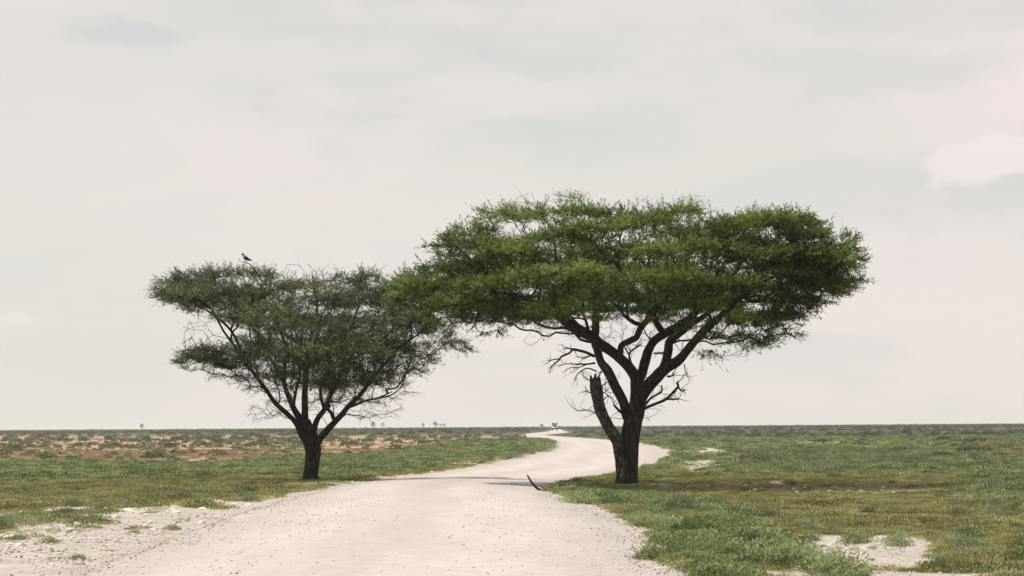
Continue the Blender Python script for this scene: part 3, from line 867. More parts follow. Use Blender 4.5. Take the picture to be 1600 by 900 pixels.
# bare dead branches
dead = [([(929, 557, 5), (917, 551, 4.5), (903, 547, 4.5), (894, 545.5, 4), (890, 551, 3), (877, 557, 3), (873, 563, 2.4), (863, 571, 1.8), (858, 584, 1)], [.7, .2]), ([(874, 561, 2), (864, 562, 1.7), (855.5, 565.5, .8)], [.2, .1]),
        ([(903, 547, 3), (893, 545, 2.5), (884, 544, 1.8), (881, 546, .8)], [.3, -.1]), ([(930, 567, 3.2), (917, 569, 2.6), (899, 569, 2), (883, 569, 1.4), (871, 573, .8)], [.7, .9]),
        ([(932, 580, 2.4), (917, 575.5, 2), (903, 584, 1.6), (897, 596, .8)], [.5, .2]), ([(917, 569, 2), (905, 574, 1.5), (890, 575, 1.1), (878, 583, .7)], [.8, .6]), ([(925, 555, 2.4), (912, 559, 1.6), (899, 556, 1)], [.6, 1.1]),
        ([(1003, 640, 6), (1010, 637, 5), (1025, 631, 4.6), (1041, 624, 4.6), (1052, 613, 4.2), (1060, 604, 4), (1058, 598.5, 3.2), (1061, 596.5, 2)], [-.6, -1.4]), ([(1042, 623.5, 3.4), (1051, 623.8, 3), (1060.5, 623.4, 2.4)], [-1.2, -1.4]),
        ([(1059, 604, 3), (1065, 610.5, 2.4), (1070.5, 608, 1.2)], [-1.4, -1.5]), ([(1004, 637, 5), (1010, 630, 4.2), (1017, 622, 3.5), (1028, 615.5, 3.2), (1034, 611, 3), (1034, 602, 2)], [-.5, -.9]),
        ([(989, 574, 4), (986, 567, 3.6), (983, 553, 3.2), (992, 544, 2.6), (1002, 539, 1.4)], [0, .4]), ([(983.5, 555, 2.6), (979, 547, 2)], [.2, .5]), ([(995, 544, 2), (995.5, 538, 1.2)], [.3, .4]),
        ([(975, 648, 4), (968, 642, 4), (960, 634, 3.2), (959, 631, 1.5)], [-.2, -.4]), ([(1069, 569, 1.8), (1072, 584, 1.3), (1079, 596, .8)], [-1.4, -1.6]), ([(1043, 588, 3.5), (1048, 588, 3), (1053, 585, 2)], [-1, -1.3]),
        ([(1022, 552, 3), (1030, 552, 3), (1040, 551, 3)], [.5, 0]), ([(1000, 594, 2), (1008, 590, 1.6), (1016, 591, 1)], [0, -.4]),
        ([(741 + 15, 470, 3), (748, 480, 2.8), (744, 500, 2.4), (737, 515, 1.6)], [-2.9, -3.1]),
        ([(928, 616, 2), (915, 611, 1.6), (912, 613, 1)], [-.5, -.7]), ([(933, 592, 2.4), (938, 583, 2), (944, 578, 1.2)], [-.5, -.2]), ([(936, 606, 2), (945, 600, 1.6), (956, 594, 1.2), (966, 596, .8)], [-.5, -.3]), ([(926, 596, 2), (917, 592, 1.5), (910, 586, 1)], [-.5, -.7]), ([(940, 628, 2), (949, 619, 1.6), (955, 622, 1)], [-.4, -.2]), ([(938, 616, 1.8), (946, 612, 1.4), (952, 606, .9)], [-.4, -.6]), ([(938, 650, 2), (920, 641, 1.6), (905, 642, 1.3), (893, 636, .8)], [-.5, -.8])]
for q, (pts, dep) in enumerate(dead):
    add_limb(big, limbsB, 'dead_branch', pts, YB, dep, BARK, 6, 0.08, 20 + q, attach=False, curve=3, twigs=7)

profB = [(618, 428, 468), (650, 412, 492), (690, 400, 496), (702, 352, 500), (760, 347, 504), (785, 316, 506), (850, 306, 492), (905, 300, 484), (945, 322, 478), (985, 306, 480), (1050, 306, 482), (1100, 318, 488), (1150, 325, 500),
         (1200, 326, 506), (1250, 333, 490), (1300, 350, 474), (1335, 366, 458), (1346, 402, 436)]


def leafB(px, py, g):
    if 775 < px < 1115 and py < 372: return g.uniform(0.5, 0.75)      # thin grey top
    return g.uniform(0.85, 1.15)


FRONT = [(742, 362, 30, 8, -2), (690, 420, 40, 9, -2.2), (655, 447, 40, 9, -2.6), (785, 395, 46, 9, -3.6), (862, 372, 46, 8, -2.6), (828, 432, 50, 9, -5), (905, 425, 50, 9, -5.6), (1000, 436, 56, 9, -6), (1065, 432, 44, 9, -5.6), (955, 466, 52, 8, -5.4), (1135, 352, 44, 9, -3.2), (1200, 345, 46, 8, -2.6), (1255, 366, 44, 8, -2.2), (1292, 398, 42, 8, -1.4), (1100, 388, 50, 9, -4.6), (905, 360, 40, 8, -3), (760, 446, 46, 9, -4.4), (715, 470, 44, 8, -3.4), (1180, 398, 50, 9, -4.2), (1230, 428, 46, 9, -3.2), (1150, 442, 50, 9, -4.8), (1090, 478, 40, 8, -4.6), (860, 482, 46, 8, -4.6), (1020, 392, 46, 9, -5), (1290, 446, 38, 8, -1.6), (640, 462, 34, 8, -2.4), (960, 352, 40, 7, -2)]
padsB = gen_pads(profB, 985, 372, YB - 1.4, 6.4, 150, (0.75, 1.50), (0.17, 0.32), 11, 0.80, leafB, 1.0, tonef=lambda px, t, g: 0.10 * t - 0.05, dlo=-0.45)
padsB += [xpad(a_, b_, c_, d_, YB + e_, f_, up=0.0, dens=2.2) for a_, b_, c_, d_, e_, f_ in [(905, 492, 34, 8, -3.5, 0.6), (955, 496, 30, 7, -3, 0.5), (1040, 497, 36, 8, -3.2, 0.6), (1090, 508, 34, 8, -3, 0.6), (1120, 528, 34, 8, -2.4, 0.6), (1215, 490, 46, 10, -1.2, 0.9), (1240, 520, 20, 7, -1, 0.7), (1195, 532, 30, 8, -1.4, 0.7), (1150, 520, 34, 9, -2, 0.7), (1230, 470, 40, 10, -2, 0.9), (745, 500, 30, 9, -2.6, 0.7), (700, 500, 26, 8, -2.2, 0.7), (815, 500, 34, 8, -3, 0.6), (865, 512, 26, 7, -2.4, 0.4), (775, 478, 40, 10, -3.4, 0.8), (1275, 470, 34, 8, -1, 0.8), (1010, 485, 40, 8, 1.5, 0.5), (930, 480, 40, 8, 1.8, 0.6)]]
padsB += [xpad(a_, b_, c_, d_, YB + e_, 1.1, tone=0.08, up=0.22, dens=2.4) for a_, b_, c_, d_, e_ in ((1310, 388, 34, 8, -1.2), (1318, 418, 32, 8, -1.4), (1285, 408, 40, 8, -2.6), (1255, 395, 40, 8, -3.2), (1240, 345, 40, 8, -1.6), (830, 335, 34, 7, -0.6), (900, 330, 40, 7, -0.4), (960, 335, 36, 7, 0.2), (1060, 330, 36, 7, 0), (1010, 345, 40, 7, -1.2))]
padsB += [xpad(768, 518, 20, 14, YB - 2.5, 0.8, up=-0.4), (xpad(780, 500, 26, 12, YB - 2)), xpad(1118, 553, 30, 8, YB - 2.2, 0.5, up=-0.1), xpad(1200, 518, 42, 14, YB - 1.5, 0.7, up=-0.2), xpad(1165, 535, 34, 12, YB - 1, 0.6, up=-0.2), xpad(1185, 500, 50, 12, YB - 1.8, 0.8), xpad(1140, 500, 40, 10, YB - 2.6, 0.8),
          xpad(1225, 505, 24, 10, YB - .5, 0.7, up=-0.2), xpad(1290, 455, 40, 12, YB), xpad(1325, 440, 22, 9, YB + .5), xpad(1330, 405, 22, 9, YB), xpad(1325, 372, 24, 8, YB - .5), xpad(650, 470, 38, 12, YB - 2.5), xpad(640, 440, 32, 10, YB - 1.5),
          xpad(690, 488, 34, 12, YB - 2.2), xpad(725, 360, 26, 10, YB - .5), xpad(800, 330, 24, 10, YB + .5, 0.5), xpad(885, 308, 36, 7, YB + 1, 0.3), xpad(900, 515, 24, 9, YB - 2, 0.25, up=-0.3), xpad(840, 500, 40, 12, YB - 2.5, 0.6), xpad(1010, 490, 60, 10, YB + 1, 0.35),
          xpad(700, 400, 30, 12, YB - 1.2),
          *[xpad(a_, b_, c_, d_, YB + e_, 1.1, tone=0.07, up=0.22, dens=2.6) for a_, b_, c_, d_, e_ in FRONT], xpad(1200, 350, 55, 12, YB - 1.5), xpad(1260, 360, 44, 12, YB - 1), xpad(1270, 420, 50, 14, YB - 2)]
_g = np.random.default_rng(99)
bareB = []
for (x0, x1, y0, y1, n_) in ((860, 1120, 486, 535, 150), (905, 950, 590, 660, 16), (1000, 1035, 632, 660, 12), (780, 870, 500, 545, 14), (1060, 1130, 520, 560, 16), (780, 1110, 318, 350, 50), (785, 935, 300, 318, 22), (980, 1110, 304, 320, 22), (1150, 1300, 322, 340, 12), (960, 1010, 520, 545, 10), (1250, 1350, 345, 470, 14), (940, 1000, 560, 600, 8)):
    for _ in range(n_): bareB.append(at(_g.uniform(x0, x1), _g.uniform(y0, y1), YB + _g.uniform(-2, 2) * (0.25 if y0 > 515 else 1)))
build_tree(big, bb, YB, padsB, limbsB, LEAF_A, TWIG, 22, 6, 25, (0.070, 0.029), np.array(bareB), 0.35, 3)
for o in big.children: o.location = tuple(-bb)     # the parts are built in world coordinates

# ---- the smaller tree on the left of the road
lb = gat(484, 751.5); YL = lb[1]
small = empty('acacia_tree', lb, 'smaller greyer acacia with thinner crown and a bird on top, standing left of the road', 'tree')
lz = float(top(lb[0], lb[1])[0]) - 0.12
TL = [(484, 757, 31), (484.5, 751, 29), (485, 742, 26), (487, 730, 25), (488.5, 716, 25), (489, 704, 26), (487, 694, 28), (484, 684, 30), (481, 674, 27), (479, 664, 20), (478, 655, 14)]
Pt, Wt = px_w(TL, YL)
Pt[0][2] = lz - 0.15
rooted_trunk(Pt, np.array(Wt) * 0.93, 'trunk', small, BARK, seed=15, hflare=0.12)
limbsS = [(np.array(Pt)[6:], np.array(Wt)[6:])]
L1 = [(478, 690, 11), (470, 677, 11), (459, 657, 9.5), (445, 642, 9), (431, 630, 8.5), (420, 615, 7.5), (407, 597, 7), (395, 580, 6.5), (384, 567, 6), (374, 540, 5), (360, 515, 4.5), (340, 497, 4), (315, 480, 3.2), (290, 468, 2.5)]
L1b = [(384, 567, 5), (365, 556, 4.5), (340, 550, 3.6), (312, 546, 3)]
L2 = [(482, 682, 14), (475, 665, 14), (466, 648, 12.5), (459, 637, 11), (450, 616, 9), (444, 593, 8), (446, 570, 7.5), (449, 553, 7), (442, 525, 5.5), (430, 495, 4.5), (415, 465, 3.5)]
L3 = [(480, 672, 13), (476, 650, 13), (476, 628, 12), (477, 606, 10.5), (480, 580, 9), (480, 567, 8.5), (482, 544, 8), (490, 510, 6), (495, 475, 4.5), (490, 445, 3.5)]
L4 = [(487, 685, 11), (492, 668, 11), (498, 652, 10), (505, 641, 9.5), (513, 624, 8.5), (522, 607, 8), (531, 592, 7), (540, 573, 6.5), (555, 548, 5), (575, 520, 4.5), (600, 490, 3.5)]
L5 = [(490, 704, 13), (496, 693, 13), (503, 682, 12.5), (513, 671, 12), (524, 660, 11), (535, 648, 10.5), (547, 633, 9.5), (559, 620, 9), (577, 598, 7), (598, 572, 5.5), (622, 545, 4.5), (650, 525, 3.2)]
L6 = [(462, 650, 6), (458, 632, 6.5), (462, 612, 5.5), (468, 590, 5), (466, 566, 4), (470, 540, 3.5)]
L7 = [(507, 640, 6), (502, 620, 6), (503, 600, 5.5), (510, 580, 5), (518, 555, 4), (535, 525, 3)]
L8 = [(384, 567, 4.5), (370, 545, 4.5), (352, 522, 4), (343, 505, 3.5), (330, 482, 3)]
L9 = [(545, 636, 6), (556, 632, 5), (572, 626, 4), (590, 622, 3), (612, 612, 2)]
for nm, pts, dep, sd in (('1', L1, [0, -.1, -.4, -.7, -1, -1.2, -1.5, -1.7, -1.9, -2, -2, -2.1, -2.1, -2], 31), ('1b', L1b, [-1.9, -1.7, -1.3, -.9], 32), ('2', L2, [0, .1, .3, .5, .8, 1.1, 1.4, 1.6, 1.9, 2.2, 2.5], 33), ('3', L3, [0, 0, -.1, -.2, -.4, -.5, -.7, -1, -1.3, -1.6], 34),
                         ('4', L4, [0, .2, .5, .8, 1.2, 1.5, 1.8, 2.1, 2.5, 2.8, 3], 35), ('5', L5, [-.1, -.2, -.3, -.5, -.7, -.9, -1.2, -1.4, -1.7, -2, -2.2, -2.4], 36), ('6', L6, [-.3, -.6, -1, -1.5, -2, -2.4], 37), ('7', L7, [.8, .6, .4, .2, -.1, -.4], 38),
                         ('8', L8, [-1.9, -1.4, -1.0, -.8, -.5], 39), ('9', L9, [-1.2, -1.0, -.6, -.2, .2], 40)):
    add_limb(small, limbsS, 'limb', [(a_, b_, c_ * 0.86) for a_, b_, c_ in pts], YL, dep, seed=sd, sides=9)
profS = [(242, 448, 468), (270, 432, 484), (320, 424, 480), (345, 428, 490), (385, 429, 515), (430, 424, 600), (480, 428, 612), (530, 428, 612), (580, 430, 598), (630, 432, 566), (676, 432, 525)]


def leafS(px, py, g):
    if py > 545: return g.uniform(0.6, 0.85)
    return g.uniform(0.75, 1.1)


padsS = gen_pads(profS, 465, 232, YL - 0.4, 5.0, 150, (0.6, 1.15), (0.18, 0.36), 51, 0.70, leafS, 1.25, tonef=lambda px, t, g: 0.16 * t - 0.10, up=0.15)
padsS += [xpad(a_, b_, c_, d_, YL + e_, f_, up=0.0, dens=2.4) for a_, b_, c_, d_, e_, f_ in [(430, 550, 40, 12, -4.0, .9), (500, 545, 44, 12, -4.6, .9), (565, 545, 40, 12, -4.0, .9), (610, 560, 34, 10, -2.6, .9), (640, 580, 28, 8, -1.2, .7), (640, 540, 34, 10, 1.5, .9), (390, 540, 34, 12, -3, .8), (600, 590, 34, 9, 1.0, .7), (350, 585, 26, 7, -1.0, .6), (655, 555, 26, 8, -2.4, .9), (420, 585, 34, 9, -3.4, 0.55), (455, 605, 30, 9, -3, 0.5), (490, 585, 36, 10, -3.8, 0.6), (525, 605, 34, 9, -3, 0.55), (555, 580, 34, 10, -3.6, 0.6), (585, 598, 30, 9, -2.6, 0.55), (500, 625, 26, 7, -2, 0.4), (540, 625, 26, 7, -2, 0.4), (440, 625, 24, 7, -2, 0.4), (470, 560, 40, 10, -4.2, 0.7), (520, 558, 40, 10, -4.2, 0.7), (410, 605, 26, 7, -1.4, 0.4), (575, 625, 22, 6, -1.2, 0.4), (385, 590, 26, 8, -2.6, 0.5), (615, 580, 30, 8, -2.2, 0.6), (450, 580, 36, 10, 1.5, 0.5), (510, 590, 40, 10, 2, 0.5), (560, 590, 36, 10, 1.5, 0.5)]]
padsS += [xpad(288, 552, 24, 8, YL - 1.5, .8, up=0.0), xpad(322, 558, 38, 11, YL - 1.8, 1, dens=2.6), xpad(300, 562, 30, 9, YL - 2.4, 1, dens=2.6), xpad(350, 572, 34, 9, YL - 2.6, 1, dens=2.4), xpad(385, 560, 34, 11, YL - 2.6, 1), xpad(410, 572, 30, 12, YL - 3, .9), xpad(440, 590, 34, 12, YL - 2.4, .7), xpad(500, 600, 36, 12, YL - 2.6, .7), xpad(560, 596, 34, 12, YL - 2.4, .7), xpad(470, 570, 44, 13, YL - 3.2, .8), xpad(530, 575, 44, 13, YL - 3.2, .8), xpad(365, 566, 36, 12, YL - 2, .7), xpad(402, 590, 28, 10, YL - 1.6, .5), xpad(345, 545, 30, 8, YL - 1), xpad(300, 575, 22, 7, YL - .8, .5), xpad(258, 460, 20, 9, YL - 1.5), xpad(285, 470, 26, 10, YL - 2),
          xpad(310, 430, 36, 7, YL - 1), xpad(350, 428, 36, 7, YL - 2), xpad(400, 427, 36, 7, YL - 1.6), xpad(262, 452, 26, 6, YL - 1.8), xpad(275, 440, 30, 6, YL - 1), xpad(655, 566, 28, 8, YL - 1.2, .6), xpad(612, 598, 26, 9, YL - 1, .6), xpad(618, 545, 36, 12, YL - 2, .8), xpad(680, 520, 34, 11, YL - 2.2, .9), xpad(700, 533, 26, 9, YL - 2.4, 1.0, up=-.1, dens=2.6), xpad(665, 505, 34, 10, YL - 2.4, 1.0, dens=2.4), xpad(720, 543, 14, 5, YL - 2.5, 1.0, up=-.2, dens=3),
          xpad(652, 500, 30, 10, YL - 2, .8), xpad(585, 575, 36, 12, YL - 1.6, .6), xpad(600, 622, 20, 6, YL - .6, .4, up=-.2), xpad(575, 560, 30, 12, YL - 2.4, .7), xpad(640, 610, 14, 5, YL - 1, .4, up=-.3), xpad(470, 500, 50, 14, YL - 3, .8), xpad(520, 540, 44, 13, YL - 3.4, .8), xpad(430, 530, 40, 14, YL - 3.2, .8), xpad(540, 470, 50, 14, YL - 2.6, .8), xpad(600, 455, 50, 14, YL - 2, .8),
          xpad(560, 435, 40, 9, YL - 1.4, .9), xpad(480, 445, 46, 10, YL - 1.8, .8), xpad(635, 440, 34, 12, YL - .8, .8)]
bareS = []
for (x0, x1, y0, y1, n_) in ((385, 460, 590, 655, 90), (285, 345, 500, 545, 26), (430, 570, 560, 650, 130), (560, 630, 600, 655, 60), (640, 680, 560, 585, 12), (280, 680, 412, 430, 60), (250, 300, 440, 468, 12), (380, 440, 480, 560, 20), (560, 590, 640, 668, 14), (400, 450, 640, 660, 12)):
    for _ in range(n_): bareS.append(at(_g.uniform(x0, x1), _g.uniform(y0, y1), YL + _g.uniform(-2, 2) * (0.7 if y0 > 515 else 1)))
build_tree(small, lb, YL, padsS, limbsS, LEAF_B, TWIG, 24, 6, 21, (0.066, 0.025), np.array(bareS), 0.35, 4, twig_r=0.005, flat=0.55)
for o in small.children: o.location = tuple(-lb)
exec_after_trees = True
print('trees', round(time.time() - T0, 1))


# ------------------------------------------------------------------ plants to scatter
def stem_add(V, Q, tips):
    """thin stems from the root to some of the leaves"""
    m_ = len(tips); w_ = np.array([0.006, 0.004, 0])
    S_ = np.stack([np.zeros((m_, 3)) + w_, np.zeros((m_, 3)) - w_, tips - w_ * 0.6, tips + w_ * 0.6], 1).reshape(-1, 3)
    return np.concatenate([V, S_]), np.concatenate([Q, np.arange(m_ * 4).reshape(-1, 4) + len(V)])


def dome(seed, n, R, H, L, Wd, up=0.3, stems=0, shell=0.5, tone=0.45, tsd=0.20, flat=0.0):
    """low plant: leaf faces spread through a dome"""
    g = np.random.default_rng(seed)
    d = rdir(n, g); d[:, 2] = np.abs(d[:, 2])
    rr = (shell + (1 - shell) * g.random(n)) 
    lump = 1 + 0.28 * vnoise(d[:, 0] * 2.2 + seed, d[:, 1] * 2.2 + d[:, 2] * 2, seed)
    p = d * (rr * lump)[:, None] * np.array([R, R, H])[None]
    p[:, 2] += 0.01
    ld = norm(d * 0.8 + rdir(n, g) * 0.7 + np.array([0, 0, up])[None])
    sd = norm(np.cross(ld, norm(np.array([0, 0, 0.9])[None] + d * 0.35 + rdir(n, g) * 0.7)))
    V, Q = leaf_arr(p, ld, sd, g.uniform(0.7, 1.3, n) * L, g.uniform(0.7, 1.3, n) * Wd)
    if stems:
        V, Q = stem_add(V, Q, p[:stems])
        n += stems; p = np.concatenate([p, p[:stems]])
    return V, Q, np.clip(tone + g.normal(0, tsd, n) + 0.12 * (p[:, 2] / H - 0.5), 0, 1)


def blades(seed, n, R, H, Wd, tone=0.45, tsd=0.16, lean=0.5):
    """grass tuft: narrow upright blades"""
    g = np.random.default_rng(seed)
    a = g.uniform(0, 2 * math.pi, n); r_ = R * np.sqrt(g.random(n))
    p = np.stack([np.cos(a) * r_, np.sin(a) * r_, np.zeros(n)], -1)
    d = norm(np.stack([np.cos(a) * lean * g.random(n), np.sin(a) * lean * g.random(n), np.ones(n)], -1) + g.normal(size=(n, 3)) * 0.18)
    sd = norm(np.cross(d, rdir(n, g)))
    V, Q = leaf_arr(p, d, sd, g.uniform(0.5, 1.2, n) * H, g.uniform(0.7, 1.3, n) * Wd)
    return V, Q, np.clip(tone + g.normal(0, tsd, n), 0, 1)


def plant_mesh(name, parts):
    Vs, Qs, Ts = [], [], []; k = 0
    for V, Q, tn in parts:
        Vs.append(V); Qs.append(Q + k); Ts.append(tn); k += len(V)
    return mesh_np(name, np.concatenate(Vs), np.concatenate(Qs), None, False, face_attr={'tone': np.concatenate(Ts)})


def stone_mesh(name, seed, sub=2, flat=0.6):
    import bmesh
    bm = bmesh.new(); bmesh.ops.create_icosphere(bm, subdivisions=sub, radius=1.0)
    g = np.random.default_rng(seed)
    pl_ = [(norm(g.normal(size=3)), g.uniform(0.55, 0.85)) for _ in range(7)]
    for v in bm.verts:
        p = np.array(v.co)
        for nn, dd in pl_:
            q = p @ nn
            if q > dd: p = p - nn * (q - dd)
        p = p * (1 + 0.10 * math.sin(3 * p[0] + seed) * math.cos(4 * p[1] + 2 * p[2]))
        v.co = (p[0], p[1] * 0.8, p[2] * flat)
    me_ = bpy.data.meshes.new(name); bm.to_mesh(me_); bm.free()
    return me_


def variants(name, meshes, mat):
    c = bpy.data.collections.new(name)
    for q, m_ in enumerate(meshes):
        if not m_.materials: m_.materials.append(mat)
        o = bpy.data.objects.new(name + '_source', m_); c.objects.link(o)
    return c


def scatter(name, P, S, coll, tilt=0.0, kind='stuff', seed=0):
    """one stuff object: points with instanced plants or stones"""
    g = np.random.default_rng(seed + 5); n = len(P)
    me_ = bpy.data.meshes.new(name)
    me_.vertices.add(n); me_.vertices.foreach_set('co', np.asarray(P, np.float32).ravel())
    nv = len(coll.objects)
    a = me_.attributes.new('psize', 'FLOAT', 'POINT'); a.data.foreach_set('value', np.asarray(S, np.float32))
    a = me_.attributes.new('pick', 'INT', 'POINT'); a.data.foreach_set('value', g.integers(0, nv, n).astype(np.int32))
    a = me_.attributes.new('turn', 'FLOAT_VECTOR', 'POINT')
    tv = np.stack([g.normal(0, tilt, n), g.normal(0, tilt, n), g.uniform(0, 2 * math.pi, n)], -1).astype(np.float32)
    a.data.foreach_set('vector', tv.ravel())
    o = bpy.data.objects.new(name, me_); COL.objects.link(o); o['kind'] = kind
    ng = bpy.data.node_groups.new(name + '_nodes', 'GeometryNodeTree')
    ng.interface.new_socket('Geometry', in_out='INPUT', socket_type='NodeSocketGeometry')
    ng.interface.new_socket('Geometry', in_out='OUTPUT', socket_type='NodeSocketGeometry')
    gi = ng.nodes.new('NodeGroupInput'); go = ng.nodes.new('NodeGroupOutput')
    ci = ng.nodes.new('GeometryNodeCollectionInfo'); ci.inputs['Collection'].default_value = coll
    ci.inputs['Separate Children'].default_value = True; ci.inputs['Reset Children'].default_value = True
    ip = ng.nodes.new('GeometryNodeInstanceOnPoints'); ip.inputs['Pick Instance'].default_value = True
    def na_(nm, dt):
        q = ng.nodes.new('GeometryNodeInputNamedAttribute'); q.data_type = dt; q.inputs['Name'].default_value = nm
        return [s_ for s_ in q.outputs if s_.enabled and s_.name == 'Attribute'][0]
    ng.links.new(gi.outputs[0], ip.inputs['Points']); ng.links.new(ci.outputs[0], ip.inputs['Instance'])
    ng.links.new(na_('pick', 'INT'), ip.inputs['Instance Index']); ng.links.new(na_('psize', 'FLOAT'), ip.inputs['Scale'])
    ng.links.new(na_('turn', 'FLOAT_VECTOR'), ip.inputs['Rotation'])
    ng.links.new(ip.outputs[0], go.inputs[0])
    md = o.modifiers.new('scatter', 'NODES'); md.node_group = ng
    return o


def wedge(n, d0, d1, seed, half=16.0):
    """random points, even per area, in the plain in front of the camera"""
    g = np.random.default_rng(seed)
    d = np.sqrt(g.uniform(d0 ** 2, d1 ** 2, n)); a = np.radians(g.uniform(-half, half, n))
    return d * np.sin(a), d * np.cos(a), g


def area(d0, d1, half=16.0): return math.radians(2 * half) / 2 * (d1 ** 2 - d0 ** 2)


C_HERB = variants('herb', [plant_mesh('herb', [dome(100 + q, 170, 0.25, 0.12, 0.040, 0.024, 0.6, shell=0.7, tone=0.45)]) for q in range(5)], HERB)
C_HERBD = variants('dark_herb', [plant_mesh('dark_herb', [dome(110 + q, 170, 0.25, 0.12, 0.042, 0.026, 0.6, shell=0.7, tone=0.36)]) for q in range(5)], HERB_DARK)
C_HERBF = variants('low_herb', [plant_mesh('low_herb', [dome(120 + q, 110, 0.34, 0.10, 0.075, 0.042, 0.6, shell=0.6, tone=0.42)]) for q in range(5)], HERB_DARK)
C_OLIVE = variants('olive_tuft', [plant_mesh('olive_tuft', [blades(140 + q, 60, 0.30, 0.085, 0.010, lean=1.5), dome(150 + q, 110, 0.30, 0.06, 0.042, 0.02, 0.7, tone=0.45)]) for q in range(5)], OLIVE)
C_GREEN = variants('green_tuft', [plant_mesh('green_tuft', [blades(160 + q, 40, 0.24, 0.10, 0.011, lean=1.4), dome(170 + q, 110, 0.28, 0.08, 0.042, 0.022, 0.7)]) for q in range(4)], HERB_DARK)
C_WEED = variants('verge_weed', [plant_mesh('verge_weed', [dome(190 + q, 110, 0.26, 0.14, 0.05, 0.022, 0.7, tone=0.40)]) for q in range(4)], HERB_DARK)
C_DRY = variants('dry_tuft', [plant_mesh('dry_tuft', [blades(180 + q, 60, 0.20, 0.14, 0.012, lean=1.3)]) for q in range(4)], DRY)
SHRUBS = [plant_mesh('shrub', [dome(200 + q, 260, 0.5, 0.40, 0.11, 0.055, 0.4, shell=0.7, tone=0.5), dome(220 + q, 60, 0.40, 0.26, 0.14, 0.06, 0.3, tone=0.40)]) for q in range(6)]
C_SHRUB = variants('plain_shrub', SHRUBS, SHRUBLEAF)
C_GREY = variants('grey_tuft', [plant_mesh('grey_tuft', [dome(240 + q, 110, 0.28, 0.17, 0.07, 0.024, 0.6, tone=0.45)]) for q in range(4)], GREYLEAF)
STONES = [stone_mesh('stone', 300 + q) for q in range(6)]
C_PEB = variants('pebble', [stone_mesh('pebble', 320 + q, 1) for q in range(5)], STONE)
C_PEBD = variants('dark_pebble', [stone_mesh('dark_pebble', 340 + q, 1) for q in range(4)], STONE_DARK)


BUSHY = [plant_mesh('leafy_plant', [dome(600 + q, 700, 0.5, 0.36, 0.055, 0.028, 0.5, tone=0.5, stems=60), dome(620 + q, 260, 0.38, 0.28, 0.06, 0.03, 0.5, tone=0.38)]) for q in range(5)]
BUSHY2 = [m_.copy() for m_ in BUSHY]
GREYB = [plant_mesh('grey_shrub', [dome(640 + q, 620, 0.5, 0.40, 0.08, 0.022, 0.6, tone=0.55, stems=60), dome(650 + q, 160, 0.4, 0.34, 0.08, 0.026, 0.6, tone=0.2)]) for q in range(3)]
for m_ in BUSHY: m_.materials.append(HERB)
for m_ in BUSHY2: m_.materials.append(HERB_DARK)
for m_ in GREYB: m_.materials.append(GREYLEAF)


def trample(x, y):
    """plants stay short in the worn ground round and before the trunks"""
    f = np.ones_like(x)
    for b_ in (bb, lb):
        f = np.minimum(f, 1 - 0.62 * np.exp(-((x - b_[0] * y / b_[1]) / 1.6) ** 2) * sstep(b_[1] - 16, b_[1] - 6, y) * (1 - sstep(b_[1] + 1, b_[1] + 4, y)))
    return f


def put(name, dens, d0, d1, seed, weight, size, coll, half=16.0, tilt=0.08, sink=0.0, clump=0.35):
    n = int(dens * area(d0, d1, half))
    x, y, g = wedge(n, d0, d1, seed, half)
    rd = roaddist(x, y)
    z = zones(x, y, rd)
    keep = (g.random(n) < weight(z, x, y, rd)) & (rd > 0.12)
    x, y, rd = x[keep], y[keep], rd[keep]
    s = g.uniform(*size, len(x)) * trample(x, y) * (1 - 0.5 * sstep(1000, 1040, z['u'][keep]) * sstep(750, 756, z['v'][keep]) * (1 - sstep(776, 796, z['v'][keep])) * (1 - sstep(1480, 1530, z['u'][keep]))) * (1 - 0.45 * sstep(1150, 1260, z['u'][keep]) * (1 - sstep(1450, 1500, z['u'][keep])) * sstep(815, 850, z['v'][keep]) * (~z['left'][keep])) * (1 + clump * np.clip(fbm(x / 1.6, y / 2.6, 55, 3) * 1.6, -0.75, 1.0))
    P = np.stack([x, y, gz(x, y, rd) - sink], -1)
    if len(x): scatter(name, P, s, coll, tilt, seed=seed)
    print(name, len(x), round(time.time() - T0, 1))


def off(p, w0=0.0): return p
LD = lambda z: sstep(1060, 1190, z['u'] + 60 * z['n1']) * sstep(808, 850, z['v'])
put('lush_dark_herbs', 46, 26, 70, 414, lambda z, x, y, rd: z['L'] * (0.55 + 0.6 * z['n3']) * LD(z), (0.7, 1.3), C_HERBD, clump=0.6)
put('lush_herbs', 44, 26, 90, 401, lambda z, x, y, rd: z['L'] * (0.55 + 0.6 * z['n3']) * (1 - 0.8 * LD(z)), (0.6, 1.15), C_HERB, clump=0.75)
put('lush_grass', 22, 26, 90, 402, lambda z, x, y, rd: z['L'] * 0.6, (0.7, 1.3), C_GREEN)
put('lush_olive', 30, 26, 90, 411, lambda z, x, y, rd: z['L'] * sstep(0.0, 0.35, z['n1'] + 0.3 * z['n3']), (0.7, 1.3), C_OLIVE)
put('herb_field', 11, 60, 190, 403, lambda z, x, y, rd: np.clip(z['G'] * (0.62 + 0.9 * z['n1']), 0, 1) * np.where(z['left'], 1.0, 0.7), (0.6, 1.25), C_HERBF)
put('olive_grass', 22, 26, 60, 404, lambda z, x, y, rd: z['Y'] * (0.75 + 0.4 * z['n1']) * np.where(z['left'], 1 - 0.7 * sstep(-30, 6, z['v'] - z['b3'] + 30 * z['n3']), 1.0), (0.6, 1.3), C_OLIVE)
put('verge_grass', 12, 26, 70, 416, lambda z, x, y, rd: z['left'] * (rd > 0.5) * (1 - sstep(-5, 45, z['v'] - z['b3'] + 40 * z['n1'])) * sstep(-0.15, 0.3, z['n3']), (0.35, 1.1), C_OLIVE)
